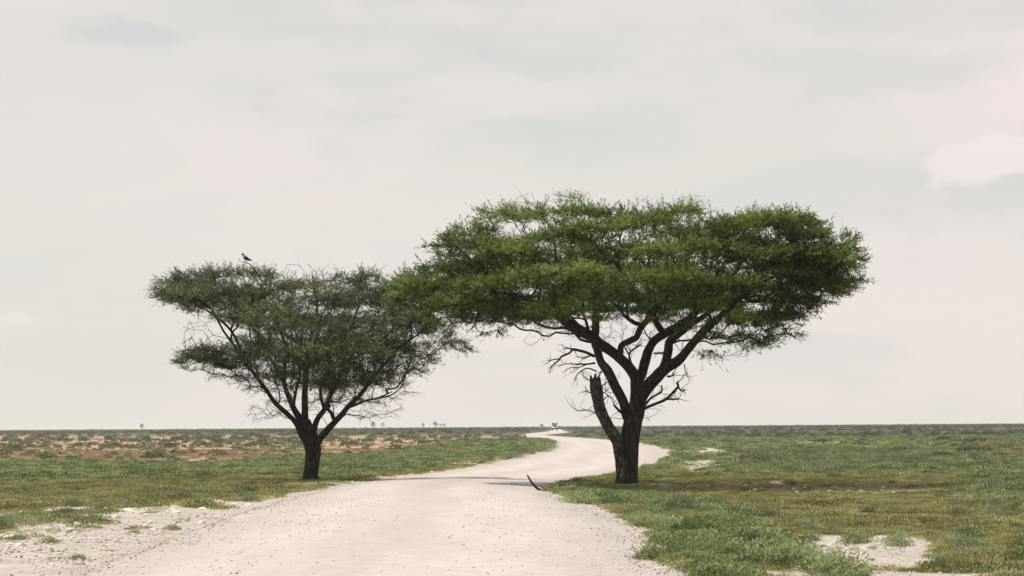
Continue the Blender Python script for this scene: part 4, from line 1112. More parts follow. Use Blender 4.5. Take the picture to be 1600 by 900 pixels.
put('verge_herbs', 5, 26, 70, 417, lambda z, x, y, rd: z['left'] * (rd > 0.5) * (1 - sstep(-5, 50, z['v'] - z['b3'] - 40 * z['n1'])) * sstep(0.0, 0.3, z['n1']), (0.4, 1.1), C_GREY)
put('olive_grass_beyond', 14, 60, 130, 405, lambda z, x, y, rd: z['Y'] * (0.75 + 0.4 * z['n1']), (0.8, 1.5), C_OLIVE)
put('green_grass', 9, 26, 110, 406, lambda z, x, y, rd: z['Y'] * sstep(-0.1, 0.5, z['n2'] + 0.3 * z['n3']) * 0.8 + z['G'] * 0.5, (0.7, 1.3), C_GREEN)
put('grey_tufts', 4, 30, 200, 407, lambda z, x, y, rd: (z['G'] * np.where(z['left'], 0.12, 0.75) + z['Y'] * 0.02) * sstep(-0.1, 0.4, z['n1']), (0.7, 1.5), C_GREY)
put('dry_grass', 5, 28, 240, 408, lambda z, x, y, rd: z['O'] * 0.22 + z['Y'] * 0.10, (0.6, 1.4), C_DRY)
put('shadow_strip_tufts', 9, 60, 110, 430, lambda z, x, y, rd: z['D'] * sstep(-0.2, 0.3, z['n3'] + 0.4 * z['n1']), (0.4, 0.95), C_OLIVE)
put('shadow_strip_pebbles', 5, 60, 110, 431, lambda z, x, y, rd: z['D'] * 0.6, (0.02, 0.07), C_PEB)
put('patch_weeds', 0.7, 75, 220, 415, lambda z, x, y, rd: z['W'] * sstep(-0.1, 0.4, z['n3']) * (~z['left']) * (rd > 0.8), (0.5, 1.3), C_HERBF)
put('verge_weeds', 9, 26, 75, 409, lambda z, x, y, rd: z['W'] * sstep(0.10, 0.5, z['n1'] + 0.5 * z['n3']) * (rd > 0.6) * 0.55, (0.22, 0.8), C_WEED)
put('field_beyond', 1.5, 190, 420, 410, lambda z, x, y, rd: np.clip(z['G'] + np.where(z['left'], 0.35, 1.0) * z['S'], 0, 1) * (0.5 + 0.8 * z['n1']), (0.8, 1.7), C_HERBF)
put('sand_shrubs', 0.04, 110, 420, 412, lambda z, x, y, rd: z['O'] * 0.8, (0.25, 0.75), C_SHRUB)
put('sand_weeds', 0.15, 100, 330, 413, lambda z, x, y, rd: z['O'] * sstep(-0.1, 0.4, z['n1']), (0.5, 1.2), C_HERBF)
C_WEEDS = variants('field_weed', BUSHY2[:4], HERB_DARK)
put('field_weeds', 0.30, 27, 170, 418, lambda z, x, y, rd: (z['G'] + z['Y']) * sstep(-0.15, 0.35, z['n1'] + 0.4 * z['n3']), (0.28, 0.62), C_WEEDS)
C_GWEEDS = variants('grey_weed', GREYB[:2], GREYLEAF)
put('grey_weeds', 0.10, 27, 170, 419, lambda z, x, y, rd: (z['G'] + z['Y']) * np.where(z['left'], 0.5, 1.0), (0.28, 0.7), C_GWEEDS)
# pebbles
put('pebbles', 95, 26, 60, 420, lambda z, x, y, rd: z['W'] * (0.10 + 0.5 * sstep(0.1, 0.6, z['n3'])) * np.clip(1.6 - rd * 0.18, 0.35, 1), (0.012, 0.05), C_PEB, sink=-0.004)
put('pebbles_beyond', 14, 60, 140, 421, lambda z, x, y, rd: z['W'] * (0.25 + 0.7 * z['n3']), (0.03, 0.10), C_PEB)
put('dark_gravel', 40, 26, 60, 422, lambda z, x, y, rd: z['W'] * (0.10 + 0.4 * sstep(0.0, 0.6, z['n3'])), (0.010, 0.042), C_PEBD, sink=-0.004)


def road_gravel(name, n, d0, d1, seed, size, coll, edgepow):
    x, y, g = wedge(n, d0, d1, seed, 12)
    rd = roaddist(x, y)
    p = np.exp(rd / 0.9) * 0.9 + edgepow
    p = p * (0.5 + 0.9 * np.clip(fbm(x / 0.8, y / 1.6, 77, 3) + 0.2, 0, 1))
    keep = (rd < 0.15) & (g.random(n) < p)
    x, y = x[keep], y[keep]
    s = size[0] + (size[1] - size[0]) * g.random(len(x)) ** 3
    scatter(name, np.stack([x, y, top(x, y)], -1), s, coll, 0.2, seed=seed)
    print(name, len(x))


road_gravel('road_gravel', 36000, 27, 75, 430, (0.007, 0.026), C_PEBD, 0.03)
road_gravel('road_stones', 50000, 27, 85, 431, (0.010, 0.040), C_PEB, 0.05)

# ------------------------------------------------------------------ shrubs one could count
x, y, g = wedge(2300, 95, 520, 500, 12.6)
rd = roaddist(x, y); z = zones(x, y, rd)
w_ = np.where(z['left'], z['O'] * 0.5 + z['S'] * 0.9 + z['G'] * 0.04, z['G'] * 0.22 * (y > 140) + z['S'] * 0.5 + z['O'] * 0.8) * np.where(y < 260, 0.55, 0.75)
keep = (g.random(len(x)) < w_) & (rd > 1.2)
x, y, rd = x[keep], y[keep], rd[keep]; lf = z['left'][keep]
sz = np.clip(g.lognormal(-0.05, 0.38, len(x)), 0.45, 2.0) * np.where(y > 250, 1.15, 0.9)
order = np.argsort(-sz / y)
zz = gz(x, y, rd)
nobj = 285
GL, GR = 'low grey-green shrubs dotted over the orange sand left of the road', 'low grey-green shrubs scattered over the green plain right of the road'
for q, k in enumerate(order[:nobj]):
    me_ = SHRUBS[q % 6]
    o = bpy.data.objects.new('shrub', me_); COL.objects.link(o)
    o.location = (x[k], y[k], zz[k] - 0.03); o.rotation_euler = (0, 0, g.uniform(0, 6.28)); o.scale = (sz[k] * g.uniform(1, 1.35), sz[k], sz[k] * g.uniform(0.65, 0.95))
    if lf[k]: tag(o, 'low grey-green shrub on the orange sandy plain left of the road', 'shrub', GL)
    else: tag(o, 'low grey-green shrub on the green plain right of the road', 'shrub', GR)
k = order[nobj:]
scatter('small_shrubs', np.stack([x[k], y[k], zz[k]], -1), sz[k], C_SHRUB, 0.05, seed=9)
# the far scrub, one mass
x, y, g = wedge(19000, 420, 2600, 501, 15.0)
g2 = g.random(len(x)); x0 = x
rd = roaddist(x, y)
keep = (rd > 2.5) & (g2 < np.where(y < 1100, 0.9, 0.8) * np.clip(0.6 + 0.6 * fbm(x / 40, y / 120, 66, 3), 0.1, 1))
x, y, rd = x[keep], y[keep], rd[keep]
scatter('far_scrub', np.stack([x, y, gz(x, y, rd)], -1), g.uniform(0.9, 2.2, len(x)) * np.where(y > 1100, 1.4, 1.0), C_SHRUB, 0.05, seed=10)
x, y, g = wedge(6200, 2500, 5200, 502, 15.0)
scatter('bush_line', np.stack([x, y, gz(x, y, np.full(len(x), 99.0)) - 0.2], -1), g.uniform(1.6, 4.2, len(x)) * (1 + 0.5 * fbm(x / 60, y / 400, 93, 3)), C_SHRUB, 0.05, seed=11)


# ------------------------------------------------------------------ single plants along the verges
def place(name, me_, px, py, size, label, cat, mat=None, group=None, flat=1.0, wide=1.0, sink=0.02):
    p = gat(px, py)
    o = bpy.data.objects.new(name, me_); COL.objects.link(o)
    if mat is not None and not me_.materials: me_.materials.append(mat)
    o.location = (p[0], p[1], float(top(p[0], p[1])[0]) - sink)
    o.rotation_euler = (0, 0, random.uniform(0, 6.28)); o.scale = (size * wide, size, size * flat)
    return tag(o, label, cat, group)


place('grey_shrub', GREYB[0], 1062, 797, 1.05, 'silvery grey rounded shrub among green herbs near the large trunk', 'shrub', wide=1.35)
place('leafy_plant', BUSHY2[0], 1007, 873, 0.44, 'small dark green plant alone on the gravel at the right road edge', 'plant')
place('leafy_plant', BUSHY[1], 1042, 874, 0.98, 'light green bushy plant beside the small dark plant on gravel', 'plant', wide=1.1)
place('leafy_plant', BUSHY2[2], 1008, 822, 0.85, 'dark green leafy plant bulging onto the road right of the bend', 'plant', wide=1.0)
place('leafy_plant', BUSHY2[3], 905, 786, 0.80, 'green leafy clump spilling over the road edge below the large trunk', 'plant', wide=1.6)
place('leafy_plant', BUSHY2[4], 960, 790, 0.80, 'green leafy clump between the road edge and the silvery shrub', 'plant', wide=1.4)
place('leafy_plant', BUSHY2[1], 1338, 851, 0.60, 'green weed clump on the upper rim of the bare white patch', 'weed', wide=1.1)
place('leafy_plant', BUSHY2[3], 1402, 855, 0.62, 'taller green weed clump right of centre of the bare white patch', 'weed')
place('leafy_plant', BUSHY2[0], 1262, 846, 0.40, 'low green weed at the left tip of the bare white patch', 'weed', wide=1.3)
place('leafy_plant', BUSHY[2], 1085, 832, 0.9, 'pale green low bush in the middle of the lush verge', 'plant', wide=1.5)
place('leafy_plant', BUSHY2[4], 1185, 850, 1.0, 'dark green low bush in the lush verge left of the bare patch', 'plant', wide=1.5)
place('leafy_plant', BUSHY2[2], 1230, 884, 1.0, 'dark green leafy mat at the lower right of the lush verge', 'plant', wide=1.5)
place('leafy_plant', BUSHY[4], 1120, 872, 0.9, 'yellow-green low bush at the gravel edge of the lush verge', 'plant', wide=1.4)
place('leafy_plant', BUSHY2[1], 1310, 900, 0.9, 'dark green leafy mat at the bottom of the frame right of the road', 'plant', wide=1.5)
place('grey_shrub', GREYB[1], 262, 776, 0.75, 'grey-green low shrub left of the small white rock by the left verge', 'shrub', wide=1.5, flat=0.7)
place('grey_shrub', GREYB[2], 392, 784, 0.62, 'grey-green low shrub at the road edge below the left trunk', 'shrub', wide=1.5, flat=0.7)
place('grey_shrub', GREYB[0], 102, 805, 0.60, 'grey low shrub in stony ground at the far left', 'shrub', wide=1.3, flat=0.7)
place('leafy_plant', BUSHY2[2], 78, 845, 0.42, 'olive weed tuft alone on the white stones at far left', 'weed', wide=1.2)
place('leafy_plant', BUSHY2[0], 30, 838, 0.36, 'small green weed on the white stones beside the left frame edge', 'weed', wide=1.2)
place('leafy_plant', BUSHY2[3], 122, 874, 0.30, 'small dark green weed just above the pinkish stone', 'weed', wide=1.3)
place('leafy_plant', BUSHY2[4], 90, 872, 0.26, 'creeping dark weed in a thin strip left of the pinkish stone', 'weed', wide=2.6, flat=0.5)
place('leafy_plant', BUSHY2[1], 145, 813, 0.45, 'olive grass tuft in front of the large white rock at left', 'weed')
place('leafy_plant', BUSHY2[2], 270, 828, 0.40, 'green weed against the stones at the left road edge', 'weed', wide=1.2)
place('leafy_plant', BUSHY2[3], 210, 832, 0.34, 'green weed below the grassy island in the left stones', 'weed', wide=1.2)
place('leafy_plant', BUSHY2[0], 168, 861, 0.24, 'thin creeping weed on gravel right of the stony verge', 'weed', wide=2.2, flat=0.5)
place('grey_shrub', GREYB[0], 800, 716, 1.5, 'grey-green bush on the road verge left of the bend, leftmost of the row', 'shrub', wide=1.5, flat=0.8)
place('grey_shrub', GREYB[2], 858, 701, 1.6, 'grey-green bush nearest the road at the tip of the bend verge', 'shrub', wide=1.5, flat=0.8)
place('grey_shrub', GREYB[1], 845, 706, 1.9, 'grey-green bush at the tip of the verge inside the road bend', 'shrub', wide=1.7, flat=0.75)
place('grey_shrub', GREYB[2], 820, 710, 1.8, 'grey-green bush behind the tip of the verge inside the bend', 'shrub', wide=1.4, flat=0.75)
place('leafy_plant', BUSHY2[3], 1050, 722, 1.0, 'dark green herb clump at the outer right rim of the road bend', 'plant', wide=1.6, flat=0.8)
place('leafy_plant', BUSHY2[1], 1080, 722, 0.9, 'dark green herb clump among the white stones right of the bend', 'plant', wide=1.3, flat=0.8)
place('grey_shrub', GREYB[0], 1033, 738, 0.9, 'grey-green shrub just right of the large trunk beyond its shadow', 'shrub', wide=1.6, flat=0.8)
rusty = plant_mesh('rusty_plant', [blades(700, 150, 0.30, 0.5, 0.02, tone=0.2), dome(701, 120, 0.32, 0.4, 0.07, 0.03, 0.5, tone=0.3)])
RUST = leaf_mat('rusty_leaf', (0.22, 0.125, 0.04), (0.36, 0.22, 0.07), (0.44, 0.30, 0.11), 0.3, objrand=False, worldnoise=False)
place('rusty_plant', rusty, 1451, 818, 0.48, 'single rusty orange plant standing in the olive grass at right', 'plant', RUST)

# ------------------------------------------------------------------ stones one could count
for m_ in STONES: m_.materials.append(STONE)
PINKST = stone_mesh('pinkish_stone', 390); PINKST.materials.append(STONE_PINK)
ROCKS = [(201, 802, 0.24, 1.3, 'largest pale rock in the stony verge at left'), (308, 775, 0.20, 1.1, 'white rock on the grass below and left of the left trunk'), (353, 778, 0.13, 1.3, 'small flat white rock right of the rock in the grass'),
         (276, 815, 0.17, 1.0, 'upright pale stone beside weeds at the left road edge'), (338, 789, 0.20, 1.6, 'flat whitish rock at the left road edge on orange soil'), (390, 790, 0.14, 1.4, 'pale stone at the road edge under the grey shrub'),
         (317, 798, 0.17, 1.2, 'rounded pale stone on the rim of the left verge'), (75, 824, 0.14, 1.3, 'smooth tan stone at the upper edge of the white gravel at left'), (28, 826, 0.15, 1.2, 'pale stone near the left frame edge above the gravel'),
         (50, 822, 0.12, 1.2, 'small pale stone between two others at far left'), (30, 848, 0.16, 1.0, 'pale rounded stone beside the leftmost weed'), (100, 827, 0.10, 1.3, 'small pale stone right of the tan stone at left'),
         (1212, 755, 0.28, 1.7, 'long white rock at the edge of the large tree shadow'), (1340, 827, 0.15, 0.9, 'white stone standing in weeds above the bare patch'), (1478, 845, 0.16, 1.0, 'white stone in the herbs right of the bare patch'),
         (1378, 842, 0.20, 1.4, 'pale rock at the upper rim of the bare white patch'), (250, 790, 0.14, 1.2, 'small pale rock half hidden in the left verge grass'), (270, 800, 0.16, 1.3, 'pale lumpy rock in the stone heap of the left verge'),
         (230, 806, 0.13, 1.4, 'flat pale stone in the stone heap of the left verge')]
for q, (px, py, s, wd, lab) in enumerate(ROCKS):
    o = place('stone', STONES[q % 6], px, py, s * (0.85 if px > 400 else 1.0), lab, 'stone', wide=wd, sink=s * 0.2)
    o.rotation_euler = (0, 0, 0.3 * (q % 5) - 0.6)
place('pinkish_stone', PINKST, 124, 882, 0.13, 'pinkish stone in front of a small dark weed at lower left', 'stone', wide=1.2, sink=0.02)
GS, GS2, GS3 = 'pale stones littered along the left verge', 'pale stones in the shadow of the large tree', 'pale stones right of the road bend'
gq = np.random.default_rng(808)
def litter(n, poly, size, label, group, ymax=0):
    us = np.array([p[0] for p in poly]); vs = np.array([p[1] for p in poly]); k = 0
    while k < n:
        u_, v_ = gq.uniform(us.min(), us.max()), gq.uniform(vs.min(), vs.max())
        if not inpoly(np.array([u_]), np.array([v_]), poly)[0]: continue
        p = gat(u_, v_)
        if roaddist(p[0], p[1])[0] < 0.15: continue
        s = size[0] + (size[1] - size[0]) * gq.random() ** 2.2
        o = bpy.data.objects.new('stone', STONES[k % 6]); COL.objects.link(o)
        o.location = (p[0], p[1], float(top(p[0], p[1])[0]) - s * 0.12); o.rotation_euler = (gq.normal(0, .2), gq.normal(0, .2), gq.uniform(0, 6.28)); o.scale = (s * gq.uniform(0.9, 1.5), s, s)
        tag(o, label, 'stone', group); k += 1
litter(70, [(130, 812), (200, 798), (300, 784), (380, 772), (470, 758), (530, 752), (500, 768), (400, 796), (300, 822), (200, 836), (60, 850), (0, 850), (0, 828)], (0.045, 0.17), 'small pale stone littered along the left verge', GS)
litter(16, [(640, 740), (700, 730), (700, 738), (645, 746)], (0.06, 0.16), 'small pale stone on the far left road edge past the trees', 'pale stones on the far left road edge')
litter(70, [(1090, 757), (1150, 754), (1400, 758), (1430, 770), (1150, 770)], (0.035, 0.13), 'small pale stone in the shadow strip of the large tree', GS2)
litter(70, [(1060, 705), (1110, 700), (1140, 708), (1130, 735), (1060, 736), (1040, 725)], (0.08, 0.26), 'pale stone on the white patch right of the road bend', GS3)
litter(30, [(1240, 842), (1440, 845), (1600, 880), (1600, 895), (1300, 880)], (0.03, 0.10), 'small pale stone on the bare patch at lower right', 'pale stones on the bare patch at lower right')

# ------------------------------------------------------------------ fallen branch and sticks
def sticks(name, chains, label, cat, Y=None, mat=TWIG):
    base = gat(*chains[0][0][:2]); YY = base[1] if Y is None else Y
    g = Geo()
    for ch in chains:
        P, R = limb_pts([c[:3] for c in ch], YY, [c[3] if len(c) > 3 else 0 for c in ch], 4)
        g.tube(P - base, R, 6, True, 0.12, 3)
    me_ = g.mesh(name, True)
    o = link(name, me_, mat, None, base)
    return tag(o, label, cat)


yb_ = gat(850, 767)[1]
sticks('fallen_branch', [[(850, 767, 3.5), (843, 765, 4), (836, 760, 3.6), (830, 753, 3.2), (826, 746, 2.6), (823.5, 741.5, 1.6)], [(850, 767, 3.8), (858, 763.5, 3.8), (868, 760, 3.4, .1), (879, 757.5, 2.6, .2), (890, 756.5, 1.6, .3)], [(853, 766, 2.4), (848, 762, 2), (843, 759, 1.2)], [(846, 766, 2), (840, 762, 1.6, -.2), (835, 757.5, 1, -.3)],
                         [(858, 765, 2), (864, 768, 1.6, -.4), (872, 768, 1, -.6)]], 'dark dead branch lying at the road edge left of the large trunk', 'fallen branch')
sticks('dead_twig', [[(575, 750, 2.4), (577, 746, 2.2), (579, 741.5, 1.2)], [(573, 750, 2.4), (566, 748.5, 2), (556, 749, 1.6), (545, 750, 1)], [(576, 749, 2), (572, 745.5, 1.6), (570, 743, 1)]], 'small dark dead twig on the verge right of the left trunk', 'twig')

# ------------------------------------------------------------------ bird and nest in the left tree
def ring(c, rx, rz, n=12, tilt=0.0):
    a = np.arange(n) / n * 2 * math.pi
    return np.stack([np.full(n, c[0]) + np.sin(tilt) * rz * np.sin(a), c[1] + rx * np.cos(a), c[2] + rz * np.sin(a) * np.cos(tilt)], -1)


yb2 = YL - 2.3
kk = yb2 / F
bc = at(385, 406, yb2)
FEATHER = flat_mat('black_feather', (0.012, 0.012, 0.014), 0.45, 0.4, var=0.3)
COLLAR = flat_mat('white_feather', (0.62, 0.60, 0.57), 0.7, 0.2)
HORN = flat_mat('black_horn', (0.014, 0.013, 0.012), 0.35, 0.5)
bird = empty('bird', bc - np.array([0, 0, 0.06]), 'black crow-like bird perched on top of the left tree', 'bird')
g = Geo()    # body, neck and head in one surface; it faces left
g.loft([ring((0.150, 0, 0.028), .012, .010), ring((0.105, 0, 0.050), .036, .030), ring((0.050, 0, 0.082), .058, .054), ring((-0.010, 0, 0.112), .066, .066), ring((-0.060, 0, 0.140), .060, .066, tilt=.3), ring((-0.088, 0, 0.176), .043, .050, tilt=.7),
        ring((-0.098, 0, 0.210), .034, .036, tilt=.8), ring((-0.112, 0, 0.236), .032, .034, tilt=.4), ring((-0.134, 0, 0.244), .026, .028), ring((-0.150, 0, 0.243), .014, .015)])
g.build('body', FEATHER, bird, True)
g = Geo(); g.loft([ring((-0.071, 0, 0.150), .0585, .062, tilt=.5), ring((-0.090, 0, 0.182), .043, .049, tilt=.72)], False); g.build('collar', COLLAR, bird, True)
g = Geo(); g.loft([ring((-0.144, 0, 0.243), .012, .013, 8), ring((-0.170, 0, 0.240), .009, .010, 8), ring((-0.198, 0, 0.232), .002, .003, 8)]); g.build('beak', HORN, bird, True)
for s in (-1, 1):
    g = Geo()
    g.loft([ring((-0.060, s * .058, 0.135), .010, .030, 8), ring((0.000, s * .068, 0.108), .012, .046, 8), ring((0.070, s * .055, 0.075), .010, .036, 8), ring((0.135, s * .032, 0.052), .007, .020, 8), ring((0.178, s * .016, 0.046), .003, .008, 8)])
    g.build('wing', FEATHER, bird, True)
    g = Geo(); g.tube([(0.01, s * .025, 0.07), (0.005, s * .026, 0.02), (-0.005, s * .026, -0.03)], [.010, .006, .005], 6)
    for t_ in (-.03, 0, .03): g.tube([(-0.005, s * .026, -0.03), (-0.035, s * .026 + t_ * .6, -0.036)], [.004, .002], 5)
    g.build('leg', HORN, bird)
    g = Geo(); g.loft([ring((-0.122, s * .028, 0.246), .003, .004, 8), ring((-0.118, s * .032, 0.246), .003, .004, 8)]); g.build('eye', HORN, bird)
g = Geo(); g.loft([ring((0.110, 0, 0.044), .030, .014, 8), ring((0.170, 0, 0.008), .036, .008, 8), ring((0.215, 0, -0.022), .040, .005, 8)]); g.build('tail', FEATHER, bird, True)
bird.scale = (1.14, 1.14, 1.14)
# a perch under its feet, part of the left tree
P, R = limb_pts([(410, 440, 2), (400, 425, 1.8), (392, 414, 1.5), (384, 410.2, 1.3), (376, 408.5, .8)], yb2, [0, 0])
g = Geo(); g.tube(P - lb, R, 5); g.build('perch_twig', TWIG, small)

nc = at(404, 459, YL - 1.0)
gn = np.random.default_rng(55); g = Geo()
for _ in range(170):
    d = norm(gn.normal(size=3)); c = d * np.array([.32, .28, .17]) * gn.uniform(.55, 1.0)
    t_ = norm(np.cross(d, gn.normal(size=3))) * gn.uniform(.12, .26)
    g.tube([c - t_, c + d * .02, c + t_], [.006, .008, .004], 4, False)
rings = []
for zq, rr in ((-.13, .10), (-.09, .22), (0, .27), (.07, .24), (.10, .12)): rings.append(np.stack([rr * np.cos(np.arange(10) * .628), rr * .85 * np.sin(np.arange(10) * .628), np.full(10, zq)], -1))
g.loft(rings)
tag(g.build('nest', rough_mat('nest_twigs', (0.03, 0.026, 0.022), (0.075, 0.066, 0.056), 20.0), None, False, nc), 'dark clump of dead twigs like a nest high in the left tree', 'nest')

# ------------------------------------------------------------------ vehicles far down the road
WHITE = flat_mat('white_paint', (0.78, 0.78, 0.76), 0.35, 0.5, var=0.04)
GLASSD = flat_mat('dark_glass', (0.014, 0.016, 0.018), 0.45, 0.25)
BLACK = flat_mat('black_plastic', (0.02, 0.02, 0.02), 0.6, 0.3)
RUBBER = flat_mat('tyre_rubber', (0.022, 0.021, 0.02), 0.8, 0.2)
STEEL = flat_mat('steel', (0.42, 0.42, 0.42), 0.4, 0.5, 0.6)
LAMPG = flat_mat('lamp_glass', (0.6, 0.6, 0.58), 0.15, 0.5)
CANVAS = flat_mat('dark_canvas', (0.018, 0.018, 0.017), 0.8, 0.2)


def wheel_geo(c, r_, w_):
    a = np.arange(20) / 20 * 2 * math.pi
    def rg(x, q): return np.stack([np.full(20, c[0] + x), c[1] + q * np.cos(a), c[2] + q * np.sin(a)], -1)
    t_ = Geo(); t_.loft([rg(-w_, r_ * .62), rg(-w_, r_ * .9), rg(-w_ * .7, r_), rg(w_ * .7, r_), rg(w_, r_ * .9), rg(w_, r_ * .62)], False)
    m_ = Geo(); m_.loft([rg(-w_ * .6, r_ * .63), rg(w_ * .6, r_ * .63)]); 
    return t_, m_


def vehicle(loc, rz, label, load):
    """a white four-wheel-drive coming towards the camera (front at -Y)"""
    v = empty('safari_vehicle', loc, label, 'vehicle', None, rz)
    g = Geo()
    prof = [(-2.25, .55, .95), (-2.2, .50, 1.06), (-1.15, .46, 1.14), (-1.05, .46, 1.15), (2.2, .46, 1.15), (2.3, .55, 1.1)]
    rings = []
    for yq, z0, z1 in prof:
        wq = .90 if -2.2 < yq < 2.25 else .84
        rings.append(np.array([(-wq, yq, z0), (wq, yq, z0), (wq, yq, z1 - .12), (wq * .93, yq, z1), (-wq * .93, yq, z1), (-wq, yq, z1 - .12)]))
    g.loft(rings); g.build('body', WHITE, v)
    g = Geo()
    cab = [(-1.15, 1.12, .80), (-.62, 1.86, .68), (-.45, 1.93, .66), (2.05, 1.92, .66), (2.22, 1.12, .82)]
    rings = [np.array([(-wq - .0, yq, 1.10), (wq, yq, 1.10), (wq * .97, yq, zq), (-wq * .97, yq, zq)]) if zq > 1.2 else np.array([(-wq, yq, 1.08), (wq, yq, 1.08), (wq, yq, zq), (-wq, yq, zq)]) for yq, zq, wq in cab]
    g.loft(rings); g.build('cabin', WHITE, v)
    s_ = math.atan2(.74, .53)
    rot = np.array([[1, 0, 0], [0, math.sin(math.pi / 2 - s_), -math.cos(math.pi / 2 - s_) * 0 - 0], [0, 0, 1]])
    g = Geo(); g.add([(-.70, -1.135, 1.20), (.70, -1.135, 1.20), (.61, -.70, 1.80), (-.61, -.70, 1.80), (-.70, -1.08, 1.18), (.70, -1.08, 1.18), (.61, -.64, 1.78), (-.61, -.64, 1.78)],
                     [[0, 1, 2, 3], [4, 7, 6, 5], [0, 4, 5, 1], [1, 5, 6, 2], [2, 6, 7, 3], [3, 7, 4, 0]]); g.build('windscreen', GLASSD, v)
    for s in (-1, 1):
        for (y0, y1) in ((-.55, .25), (.33, 1.15), (1.23, 1.95)):
            g = Geo(); g.box((s * .70, (y0 + y1) / 2, 1.52), (.03, (y1 - y0) / 2, .24), None); g.build('side_window', GLASSD, v)
        g = Geo(); g.box((s * .66, -2.27, .86), (.13, .04, .08)); g.build('headlight', LAMPG, v)
        g = Geo(); g.box((s * 1.02, -.95, 1.28), (.09, .05, .12)); g.box((s * .90, -.93, 1.24), (.06, .02, .02)); g.build('mirror', BLACK, v)
        for yq in (-1.45, 1.35):
            t_, m_ = wheel_geo((s * .78, yq, .39), .39, .13)
            wh = t_.build('wheel', RUBBER, v, True); m_.build('rim', STEEL, wh)
    g = Geo(); g.box((0, -2.26, .80), (.52, .035, .17))
    g.build('grille', BLACK, v)
    g = Geo(); g.box((0, -2.36, .60), (.95, .12, .20)); g.box((0, -2.44, .86), (.62, .03, .03)); 
    for s in (-.55, .55): g.box((s, -2.44, .76), (.03, .03, .13))
    g.build('bumper', BLACK, v)
    g = Geo()
    for s in (-.62, .62): g.box((s, .75, 2.02), (.02, 1.3, .02))
    for yq in (-.5, .3, 1.1, 2.0): g.box((0, yq, 2.00), (.64, .02, .02))
    for s in (-.62, .62):
        for yq in (-.5, .75, 2.0): g.box((s, yq, 1.965), (.02, .02, .035))
    g.build('roof_rack', BLACK, v)
    g = Geo()
    if load == 'ears':
        g.box((0, .4, 2.20), (.88, .95, .20)); 
        for s in (-1, 1): g.box((s * .72, -.1, 2.54), (.17, .45, .15), None, (.35, .9))
    else:
        g.box((0, .4, 2.24), (.70, 1.0, .20)); g.box((-.45, .3, 2.52), (.20, .6, .10), None, (.7, .9)); g.box((.50, .2, 2.50), (.17, .5, .09), None, (.6, .9))
    g.build('roof_load', CANVAS, v)
    return v


def road_point(px, Y):
    p = at(px, 670, Y); return np.array([p[0], Y, float(gbase(p[0], Y)) + 0.05])


vehicle(road_point(866.7, 868), math.radians(3), 'white off-road vehicle with dark roof load driving towards the trees, the nearer of two', 'ears')
vehicle(road_point(846.3, 1290), math.radians(-4), 'white vehicle with dark load farther down the road, the more distant of two', 'boxes')

# ------------------------------------------------------------------ trees on the horizon
FAR_BARK = rough_mat('far_bark', (0.03, 0.026, 0.022), (0.06, 0.052, 0.044), 2.0)


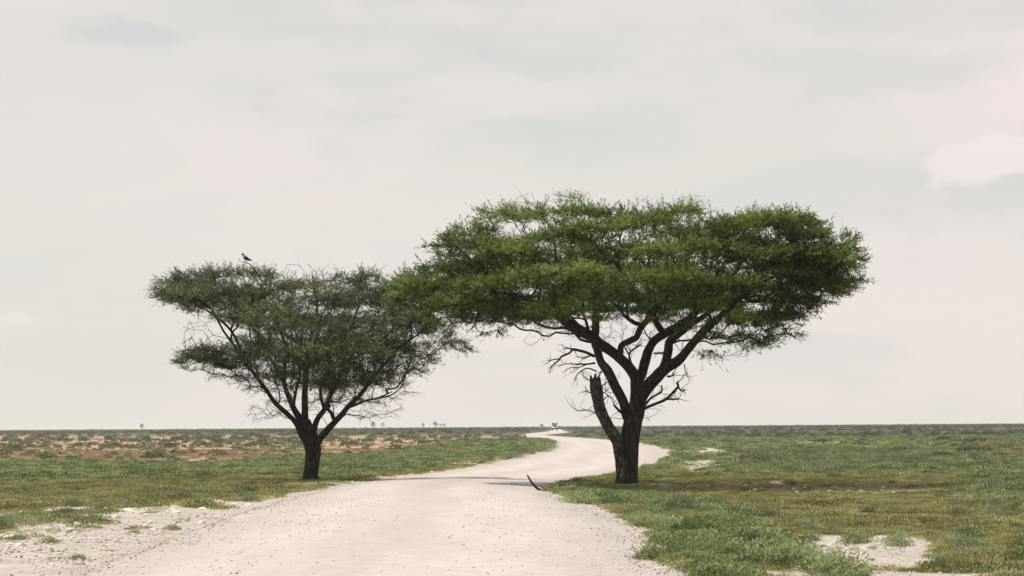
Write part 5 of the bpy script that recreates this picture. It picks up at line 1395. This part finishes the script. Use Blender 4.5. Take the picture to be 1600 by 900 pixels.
def far_tree(px, hpx, wpx, Y, label, seed, cat='tree', name='distant_tree', group=None, nl=420):
    k = Y / F; H = (hpx + 3) * k; Wd = wpx * k
    p = at(px, 668, Y); gzv_ = float(gz(np.array([p[0]]), np.array([Y]), np.array([99.0]))[0])
    base_ = np.array([p[0], Y, gzv_ - 0.1])
    t_ = empty(name, base_, label, cat, group)
    g = Geo(); g.tube([(0, 0, -.1), (0.02 * H, 0, .25 * H), (-.02 * H, .02 * H, .55 * H)], [.05 * H, .035 * H, .02 * H], 7)
    gg = np.random.default_rng(seed)
    for _ in range(5):
        a = gg.uniform(0, 6.28); g.tube([(0, 0, .3 * H), (math.cos(a) * Wd * .2, math.sin(a) * Wd * .2, .5 * H), (math.cos(a) * Wd * .36, math.sin(a) * Wd * .36, .72 * H)], [.02 * H, .014 * H, .006 * H], 5)
    g.build('trunk', FAR_BARK, t_, True)
    V_, Q_, tn = [], [], []; kq = 0
    for _ in range(7):
        c = gg.normal(0, 1, 3) * np.array([Wd * .18, Wd * .18, H * .13]) + np.array([0, 0, .58 * H])
        V1, Q1, t1 = dome(seed * 7 + _, nl // 7, Wd * .34, H * .26, H * .10, H * .06, 0.2, shell=0.2)
        V2 = V1 * np.array([1, 1, gg.choice([1, 1, -0.6])]) + c
        V_.append(V2); Q_.append(Q1 + kq); tn.append(t1); kq += len(V1)
    me_ = mesh_np('crown', np.concatenate(V_), np.concatenate(Q_), None, False, face_attr={'tone': np.concatenate(tn)})
    tag(link('crown', me_, FAR_LEAF, t_), kind='stuff')


far_tree(221.5, 8, 7, 3900, 'hazy round tree alone on the horizon at far left', 1)
far_tree(583, 9, 6, 3800, 'hazy narrow tree on the horizon right of the left tree', 2)
far_tree(597.5, 8, 5, 5200, 'very faint narrow tree on the horizon beside the hazy narrow tree', 3)
far_tree(661.5, 6, 5, 4700, 'faint small tree on the horizon left of the darker round one', 4)
far_tree(680.5, 10, 8, 3800, 'darker round tree on the horizon between the two big trees', 5)
far_tree(689, 5, 7, 5400, 'faint low bush on the horizon right of the darker round tree', 6, 'bush', 'distant_bush')
far_tree(695, 5, 4, 5600, 'faintest low bush on the horizon, rightmost of the small cluster', 7, 'bush', 'distant_bush')
far_tree(874, 2.4, 3, 1500, 'tiny dark bush on the horizon just right of the nearer vehicle', 8, 'bush', 'distant_bush')
far_tree(878.2, 2.4, 2.2, 1700, 'tiny dark bush on the horizon, second right of the nearer vehicle', 9, 'bush', 'distant_bush')

# ------------------------------------------------------------------ haze
HAZE = 0.00010
if HAZE > 0:
    g = Geo(); top_z = 13.5
    g.box((0, 0, (top_z - 2.0) / 2), (7300, 7300, (top_z + 2.0) / 2))
    m_, N = newmat('air')
    vol = N.n('ShaderNodeVolumePrincipled', ins={'Color': (0.93, 0.94, 0.93, 1), 'Density': HAZE, 'Anisotropy': 0.2})
    N.n('ShaderNodeOutputMaterial', ins={'Volume': vol.outputs[0]})
    tag(g.build('haze', m_), kind='stuff')
print('script', round(time.time() - T0, 1))
